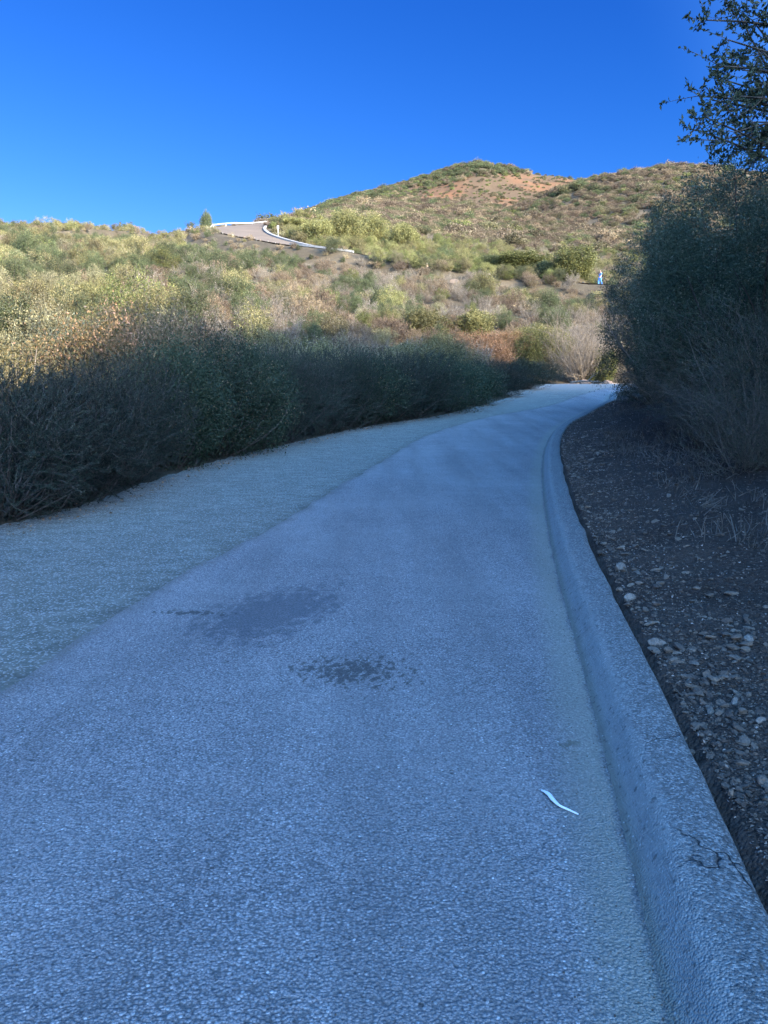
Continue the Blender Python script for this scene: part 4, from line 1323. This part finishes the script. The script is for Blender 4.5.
# loose countable stones on the bank
rs = np.random.default_rng(4)
cnt = 0
while cnt < 260:
    t = rs.uniform(0, 1) ** 1.6; Y_ = 1.9 + t * 16; d = .36 + rs.exponential(.55)
    if d > 3.2: continue
    j = int(np.argmin(np.abs(Rc[:, 1] - Y_) + (Rc[:, 0] > 12) * 99)); X_ = Rc[j, 0] + d
    if X_ > .50 * Y_ + .02: continue
    ppy = pix(X_, Y_, .2)[1]
    if rs.uniform() > (1.0 if 630 < ppy < 790 else .38): continue
    where = 'against the outer foot of the kerb' if d < .55 else ('in the gravelly patch of the bank' if 630 < ppy < 760 else ('low on the near bank' if ppy >= 760 else 'on the shaded bank below the dry bushes'))
    k_ = rs.integers(0, 6)
    lab = 'small grey-brown stone ' + where
    stone(ROCKS[k_], X_, Y_, rs.uniform(.012, .03) * (1 + .05 * Y_), lab, 'small stones ' + where, flat=rs.uniform(.6, 1))
    cnt += 1
# marker stones along the outer edge of the hill road
for k_, px in enumerate([243, 247, 251, 256, 261, 266, 271, 277, 283, 289, 295, 301, 307, 384, 398, 414, 428, 446, 457, 474, 492, 510, 528, 545, 560, 588]):
    i = int(np.argmin(np.abs(ppx[:apex] - px))); p = rp[i].copy(); p[:2] -= NR_[i] * 4.1
    part = 'hairpin' if px < 310 else 'straight road'
    lab = {243: 'pale stone first on the outer edge of the hairpin', 588: 'pale stone on the road edge next to the walker in blue', 446: 'pale stone pair member on the road edge over the brown slope'}.get(px, 'pale marker stone on the outer edge of the ' + part)
    o = stone(RP_ if k_ % 3 else RD_, p[0], p[1], rs.uniform(.12, .18), lab, 'pale marker stones along the ' + part, flat=1.2, z=p[2], nm='marker_stone')
# boulders on the cut below the road and by the path end
for px, Y, s, lab in [(456, 86, 1.0, 'grey boulder showing in the brown brush below the marker stones'), (441, 84, .7, 'smaller grey boulder beside the one in the brown brush'), (424, 92, .8, 'grey boulder just under the hill road'),
                      (588, 45.5, .55, 'large tan rock at the end of the path under the leafless bushes'), (600, 45, .45, 'tan rock beside the large one at the path end'), (612, 45.2, .5, 'tan rock nearest the dark thicket at the path end'), (576, 46, .35, 'small tan rock at the path end'), (594, 47.5, .5, 'tan rock behind the others at the path end')]:
    q = at(px, 300, Y); stone(RT_ if Y < 60 else RD_, q[0], Y, s * (.7 if Y < 60 else 1), lab, cat='rock', nm='boulder')
# fallen branch by the rocks
rng = np.random.default_rng(3)
q = at(586, 380, 44.6); a = np.array([[q[0] - .9, q[1], gz1(q[0] - .9, q[1]) + .12], [q[0], q[1] + .1, gz1(q[0], q[1]) + .2], [q[0] + 1.1, q[1] + .2, gz1(q[0] + 1.1, q[1]) + .1]])
v, f = tubes(bez(a[None, 0], a[None, 1] + [0, 0, .1], a[None, 2], 8), np.linspace(.07, .03, 8)[None], 7)
b0 = a[1] + [.1, 0, 0]
v2, f2 = tubes(bez(b0[None], b0[None] + [[.3, .1, .3]], b0[None] + [[.6, -.1, .5]], 6), np.linspace(.035, .012, 6)[None], 6)
tag(link('fallen_branch', new_mesh('fallen_branch', np.vstack([v, v2]), np.vstack([f, f2 + len(v)]), True, None, (M['grey_twig'],))), 'bleached fallen branch lying among rocks at the path end', 'branch')

# signpost inside the hairpin
i = int(np.argmin(np.abs(ppx[:apex] - 247))); p = rp[i].copy(); p[:2] += NR_[i] * 4.6
sg = bpy.data.objects.new('signpost', None); C.objects.link(sg); sg.location = p
v, f = box_arrays((0, 0, .7), .04, .04, .8); link('post', new_mesh('sign_post', v, f, False, None, (M['galvanised'],)), sg)
v, f = box_arrays((0, -.07, 1.35), .16, .015, .22); link('panel', new_mesh('sign_panel', v, f, False, None, (M['white_paint'],)), sg)
tag(sg, 'small white road sign on a post inside the hairpin', 'sign')

# ------------------------------------------------------------------ litter and debris
k = N('paper'); k.bsdf((.80, .82, .84), .6, .3); M['paper'] = k.m
pp = np.array([(541, 792), (547, 795), (553, 802), (560, 807.5), (568, 810.5), (578.5, 815.5)])
ww = np.array([.001, .0095, .0090, .0062, .0050, .0012])
ctr = []
for px, py in pp:
    u, v = (px - 384) / F, (512 - py) / F; t = H_EYE / (SP - v * CP); ctr.append((u * t, (CP + v * SP) * t))
ctr = crom(ctr, 5); w = np.interp(np.linspace(0, 1, len(ctr)), np.linspace(0, 1, 6), ww)
T = unit(np.gradient(ctr, axis=0)); Nn2 = np.stack([-T[:, 1], T[:, 0]], 1)
rows = []
for s, zt in ((-1, .004), (0, .009), (1, .004), (1, .003), (0, .008), (-1, .003)):
    rows.append(np.column_stack([ctr + Nn2 * (w * s)[:, None], np.full(len(ctr), zt + .003) + .004 * np.sin(np.linspace(0, 5, len(ctr)))]))
V = np.stack(rows, 1); n, m = V.shape[:2]; id_ = np.arange(n * m).reshape(n, m); nx = np.roll(id_, -1, 1)
tag(link('paper_strip', new_mesh('paper_strip', V.reshape(-1, 3), [np.stack([id_[:-1], nx[:-1], nx[1:], id_[1:]], -1).reshape(-1, 4), id_[0][::-1][None], id_[-1][None]], True, None, (M['paper'],))), 'thin curled white paper strip lying on the asphalt near the kerb', 'litter')

k = N('leaf_litter')
a = k.n('Attribute', attribute_name='rnd', attribute_type='GEOMETRY').outputs['Fac']
k.bsdf(k.ramp(a, [(0, (.05, .042, .036)), (.35, (.10, .082, .068)), (.7, (.18, .15, .12)), (.9, (.28, .235, .195)), (1, (.42, .36, .31))]), .85, .2); M['litter'] = k.m
k = N('rust_litter')
a = k.n('Attribute', attribute_name='rnd', attribute_type='GEOMETRY').outputs['Fac']
k.bsdf(k.ramp(a, [(0, (.12, .08, .05)), (.5, (.30, .18, .10)), (1, (.46, .32, .2))]), .85, .2); M['rust_litter'] = k.m


def near_R(n, lo, hi, dfun, r):
    """n random points at distance d outside the kerb line, Y between lo and hi (denser near)"""
    out = []
    ylist = Rc[:, 1]
    Y_ = lo * (hi / lo) ** r.uniform(0, 1, n)
    m_ = Rc[:, 0] < 12.5
    X0 = np.interp(Y_, Rc[m_][:, 1], Rc[m_][:, 0])
    d = dfun(n)
    return X0 + d, Y_, d


r = np.random.default_rng(8)
n = 26000
X_, Y_, d = near_R(n, 1.3, 30, lambda n: .35 + r.exponential(.9, n) * (1), r)
ok = (d < 5) & (X_ < .56 * Y_ + .3); X_, Y_, d = X_[ok], Y_[ok], d[ok]
g = ground_z(X_, Y_); n = len(X_)
D = unit(r.normal(size=(n, 3)) * np.array([1, 1, .28]))
L_ = .009 * r.uniform(.5, 1.7, n) * (1 + .10 * Y_)
V, Fc = leaves(np.column_stack([X_, Y_, g + .006]), D, L_, L_ * .55, r, .35)
tag(link('leaf_litter', new_mesh('leaf_litter', V, Fc, False, r.uniform(0, 1, n) ** 1.5, (M['litter'],))), 'small dead leaves and chips scattered over the dark bank', kind='stuff')
# pebbles
PEB = []
for s in range(5):
    me = rock_mesh(40 + s, 1, .3, .65); me.materials.append(M['stone_dark'] if s != 4 else M['stone']); PEB.append(me)
n = 16000
X_, Y_, d = near_R(n, 1.4, 16, lambda n: .36 + r.exponential(.7, n), r)
pyy = pix(X_, Y_, np.full(n, .2))[1]
ok = (d < 3.5) & (X_ < .56 * Y_ + .3) & (r.uniform(0, 1, n) < np.where((pyy > 630) & (pyy < 790), 1, .45)); X_, Y_, d = X_[ok], Y_[ok], d[ok]
g = ground_z(X_, Y_); n = len(X_)
scatter('gravel', PEB, np.column_stack([X_, Y_, g + .001]), r.uniform(0, 6.28, n), np.minimum(.003 + r.exponential(.0045, n), .02) * (1 + .06 * Y_), r.integers(0, 5, n), 'loose gravel on the shaded bank beside the kerb', tilt=r.uniform(-.5, .5, n))
# grit on asphalt and shoulder
n = 1500
Y_ = 1.5 * (16 / 1.5) ** r.uniform(0, 1, n); m_ = (Rc[:, 0] < 12.5); X1 = np.interp(Y_, Rc[m_][:, 1], Rc[m_][:, 0]); m_ = Lc[:, 0] < 11; X0 = np.interp(Y_, Lc[m_][:, 1], Lc[m_][:, 0])
t = r.uniform(0, 1, n); t = np.where(r.uniform(0, 1, n) < .35, 1 - r.exponential(.03, n), t); t = np.where(r.uniform(0, 1, n) < .3, r.normal(0, .05, n), t)
X_ = X0 + (X1 - X0) * t; ok = X_ < X1 - .01; X_, Y_ = X_[ok], Y_[ok]; n = len(X_)
scatter('grit', PEB, np.column_stack([X_, Y_, zp(Y_) + .001]), r.uniform(0, 6.28, n), r.uniform(.0015, .004, n) * (1 + .05 * Y_), r.integers(0, 5, n), 'scattered grit on the asphalt path')
# dead leaves at the hedge foot
n = 1600
Hm = HT_dense; i = r.integers(0, len(Hm) - 2, n); X_ = Hm[i, 0] + r.normal(size=n) * .14 - .05; Y_ = Hm[i, 1] + r.normal(size=n) * .05
g = np.maximum(ground_z(X_, Y_), zp(Y_) - .004); L_ = r.uniform(.02, .05, n)
V, Fc = leaves(np.column_stack([X_, Y_, g + .008]), unit(r.normal(size=(n, 3)) * np.array([1, 1, .3])), L_, L_ * .6, r, .3)
tag(link('fallen_leaves', new_mesh('fallen_leaves', V, Fc, False, r.uniform(0, 1, n), (M['rust_litter'],))), 'rusty fallen leaves along the foot of the hedge', kind='stuff')
# dead grass and twigs on the bank
DG = [tuft(s, 30, .18, .3, 'grey_twig') for s in (11, 12)]
n = 260
X_, Y_, d = near_R(n, 5, 28, lambda n: 1.3 + r.uniform(0, 3.2, n), r)
ok = X_ < .56 * Y_ + .3; X_, Y_ = X_[ok], Y_[ok]; g = ground_z(X_, Y_); n = len(X_)
scatter('dead_grass', DG, np.column_stack([X_, Y_, g - .03]), r.uniform(0, 6.28, n), r.uniform(.5, 1.2, n), r.integers(0, 2, n), 'grey dead grass and twigs on the shaded bank', tilt=r.uniform(-1.2, 1.2, n))


# ------------------------------------------------------------------ walker on the hill road
def walker():
    i = int(np.argmin(np.abs(ppx[:apex] - 598))); p = rp[i].copy(); p[:2] -= NR_[i] * 1.0
    e = bpy.data.objects.new('person', None); C.objects.link(e); e.location = (p[0], p[1], p[2] + .06); e.rotation_euler.z = -1.2

    def skin(name, pts, edges, rad, mat, parent):
        me = bpy.data.meshes.new(name); me.from_pydata(pts, edges, [])
        o = link(name, me, parent); md = o.modifiers.new('skin', 'SKIN')
        for v, q in zip(me.skin_vertices[0].data, rad): v.radius = (q, q) if not hasattr(q, '__len__') else q
        me.skin_vertices[0].data[0].use_root = True
        s = o.modifiers.new('sub', 'SUBSURF'); s.levels = s.render_levels = 2
        me.materials.append(mat); return o
    k = N('skin'); k.bsdf((.50, .32, .24), .6, .3); sk = k.m
    k = N('blue_cloth'); k.bsdf((.10, .30, .75), .8, .2); bl = k.m
    k = N('dark_cloth'); k.bsdf((.05, .06, .10), .8, .2); dk = k.m
    k = N('hair'); k.bsdf((.06, .04, .03), .7, .2); hr = k.m
    k = N('white_shoe'); k.bsdf((.7, .7, .7), .6, .2); ws = k.m
    pts = [(0, 0, .95), (0, .01, 1.2), (0, .02, 1.42), (0, .0, 1.53), (0, -.02, 1.64), (0, -.01, 1.73),
           (-.1, 0, .88), (-.11, -.12, .5), (-.11, -.05, .09), (-.11, -.2, .04), (.1, 0, .88), (.11, .1, .5), (.11, .26, .12), (.11, .14, .04),
           (-.19, .02, 1.4), (-.24, .1, 1.13), (-.23, -.02, .9), (-.23, -.06, .82), (.19, .02, 1.4), (.24, -.03, 1.13), (.23, -.2, .96), (.23, -.25, .9)]
    ed = [(0, 1), (1, 2), (2, 3), (3, 4), (4, 5), (0, 6), (6, 7), (7, 8), (8, 9), (0, 10), (10, 11), (11, 12), (12, 13), (2, 14), (14, 15), (15, 16), (16, 17), (2, 18), (18, 19), (19, 20), (20, 21)]
    rd_ = [.13, .12, .13, .05, .095, .08, .085, .06, .045, .04, .085, .06, .045, .04, .055, .042, .034, .04, .055, .042, .034, .04]
    skin('body', pts, ed, rd_, sk, e)
    skin('shirt', [(0, 0, .93), (0, .01, 1.2), (0, .02, 1.41), (-.19, .02, 1.4), (-.24, .09, 1.18), (.19, .02, 1.4), (.24, -.02, 1.18)], [(0, 1), (1, 2), (2, 3), (3, 4), (2, 5), (5, 6)], [(.17, .14), (.155, .13), (.16, .125), .07, .06, .07, .06], bl, e)
    skin('trousers', [(0, 0, .93), (-.1, 0, .86), (-.11, -.12, .5), (-.11, -.06, .14), (.1, 0, .86), (.11, .1, .5), (.11, .25, .16)], [(0, 1), (1, 2), (2, 3), (0, 4), (4, 5), (5, 6)], [.15, .105, .08, .065, .105, .08, .065], bl, e)
    skin('hair', [(0, .03, 1.66), (0, .01, 1.76)], [(0, 1)], [.09, .085], hr, e)
    for sx, y0 in ((-.11, -.1), (.11, .2)):
        v, f = box_arrays((sx, y0, .05), .05, .14, .05); link('shoe', new_mesh('shoe', v, f, True, None, (ws,)), e)
    tag(e, 'person in a blue top and blue trousers walking on the hill road', 'person')


walker()

# ------------------------------------------------------------------ light
SUN_EL, SUN_AZ = math.radians(24), math.radians(130)      # azimuth clockwise from straight ahead
d = Vector((math.sin(SUN_AZ) * math.cos(SUN_EL), math.cos(SUN_AZ) * math.cos(SUN_EL), math.sin(SUN_EL)))
sun = bpy.data.lights.new('sun', 'SUN'); sun.energy = 4.9; sun.angle = math.radians(.53); sun.color = (1, .83, .60)
so = bpy.data.objects.new('sun', sun); C.objects.link(so); so.rotation_euler = (-d).to_track_quat('-Z', 'Y').to_euler(); so.location = (30, -30, 40)
w = bpy.data.worlds.new('World'); S.world = w; w.use_nodes = True
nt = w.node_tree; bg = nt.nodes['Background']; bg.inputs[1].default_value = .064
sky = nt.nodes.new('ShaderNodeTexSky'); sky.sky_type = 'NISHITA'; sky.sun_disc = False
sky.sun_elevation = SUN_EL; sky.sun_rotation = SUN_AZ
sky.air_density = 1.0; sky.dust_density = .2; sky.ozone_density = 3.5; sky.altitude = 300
def wn(typ, op=None, **inp):
    q = nt.nodes.new('ShaderNode' + typ)
    if op: q.operation = op
    for k_, v_ in inp.items():
        i_ = q.inputs[int(k_[1:])]
        if isinstance(v_, bpy.types.NodeSocket): nt.links.new(v_, i_)
        else: i_.default_value = v_
    return q


# deep clear blue, with an added off-frame boost towards the sun that fills the shade
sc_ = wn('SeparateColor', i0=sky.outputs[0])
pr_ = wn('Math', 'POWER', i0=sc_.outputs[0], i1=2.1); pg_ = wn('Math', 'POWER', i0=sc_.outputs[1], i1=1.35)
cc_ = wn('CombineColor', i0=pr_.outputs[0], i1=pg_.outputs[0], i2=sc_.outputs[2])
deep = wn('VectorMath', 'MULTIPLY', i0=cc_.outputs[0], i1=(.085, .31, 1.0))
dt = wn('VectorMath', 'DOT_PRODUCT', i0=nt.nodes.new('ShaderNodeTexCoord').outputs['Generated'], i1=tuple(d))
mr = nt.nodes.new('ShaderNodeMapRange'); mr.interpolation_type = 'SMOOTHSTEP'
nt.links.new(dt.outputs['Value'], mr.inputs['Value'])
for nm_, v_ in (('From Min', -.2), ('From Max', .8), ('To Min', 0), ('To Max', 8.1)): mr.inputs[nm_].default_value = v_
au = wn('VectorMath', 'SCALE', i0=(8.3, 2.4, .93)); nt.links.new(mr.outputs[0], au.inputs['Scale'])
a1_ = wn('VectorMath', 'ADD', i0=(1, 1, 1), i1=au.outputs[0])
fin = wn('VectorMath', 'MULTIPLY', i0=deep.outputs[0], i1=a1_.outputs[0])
# the added boost turns white, never orange
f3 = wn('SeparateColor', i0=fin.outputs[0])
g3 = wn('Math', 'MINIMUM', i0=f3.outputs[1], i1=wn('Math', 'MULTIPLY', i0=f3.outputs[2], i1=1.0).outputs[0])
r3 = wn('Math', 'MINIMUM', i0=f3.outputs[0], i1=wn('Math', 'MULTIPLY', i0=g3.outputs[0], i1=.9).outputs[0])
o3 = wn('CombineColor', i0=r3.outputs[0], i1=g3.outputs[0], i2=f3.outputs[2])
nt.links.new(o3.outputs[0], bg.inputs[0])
S.view_settings.view_transform = 'Standard'; S.view_settings.look = 'None'; S.view_settings.gamma = 1
S.view_settings.exposure = 1.75
S.render.engine = 'CYCLES'
S.cycles.use_denoising = True; S.cycles.max_bounces = 5; S.cycles.diffuse_bounces = 3; S.cycles.transparent_max_bounces = 4
S.cycles.use_adaptive_sampling = True; S.cycles.adaptive_threshold = .01
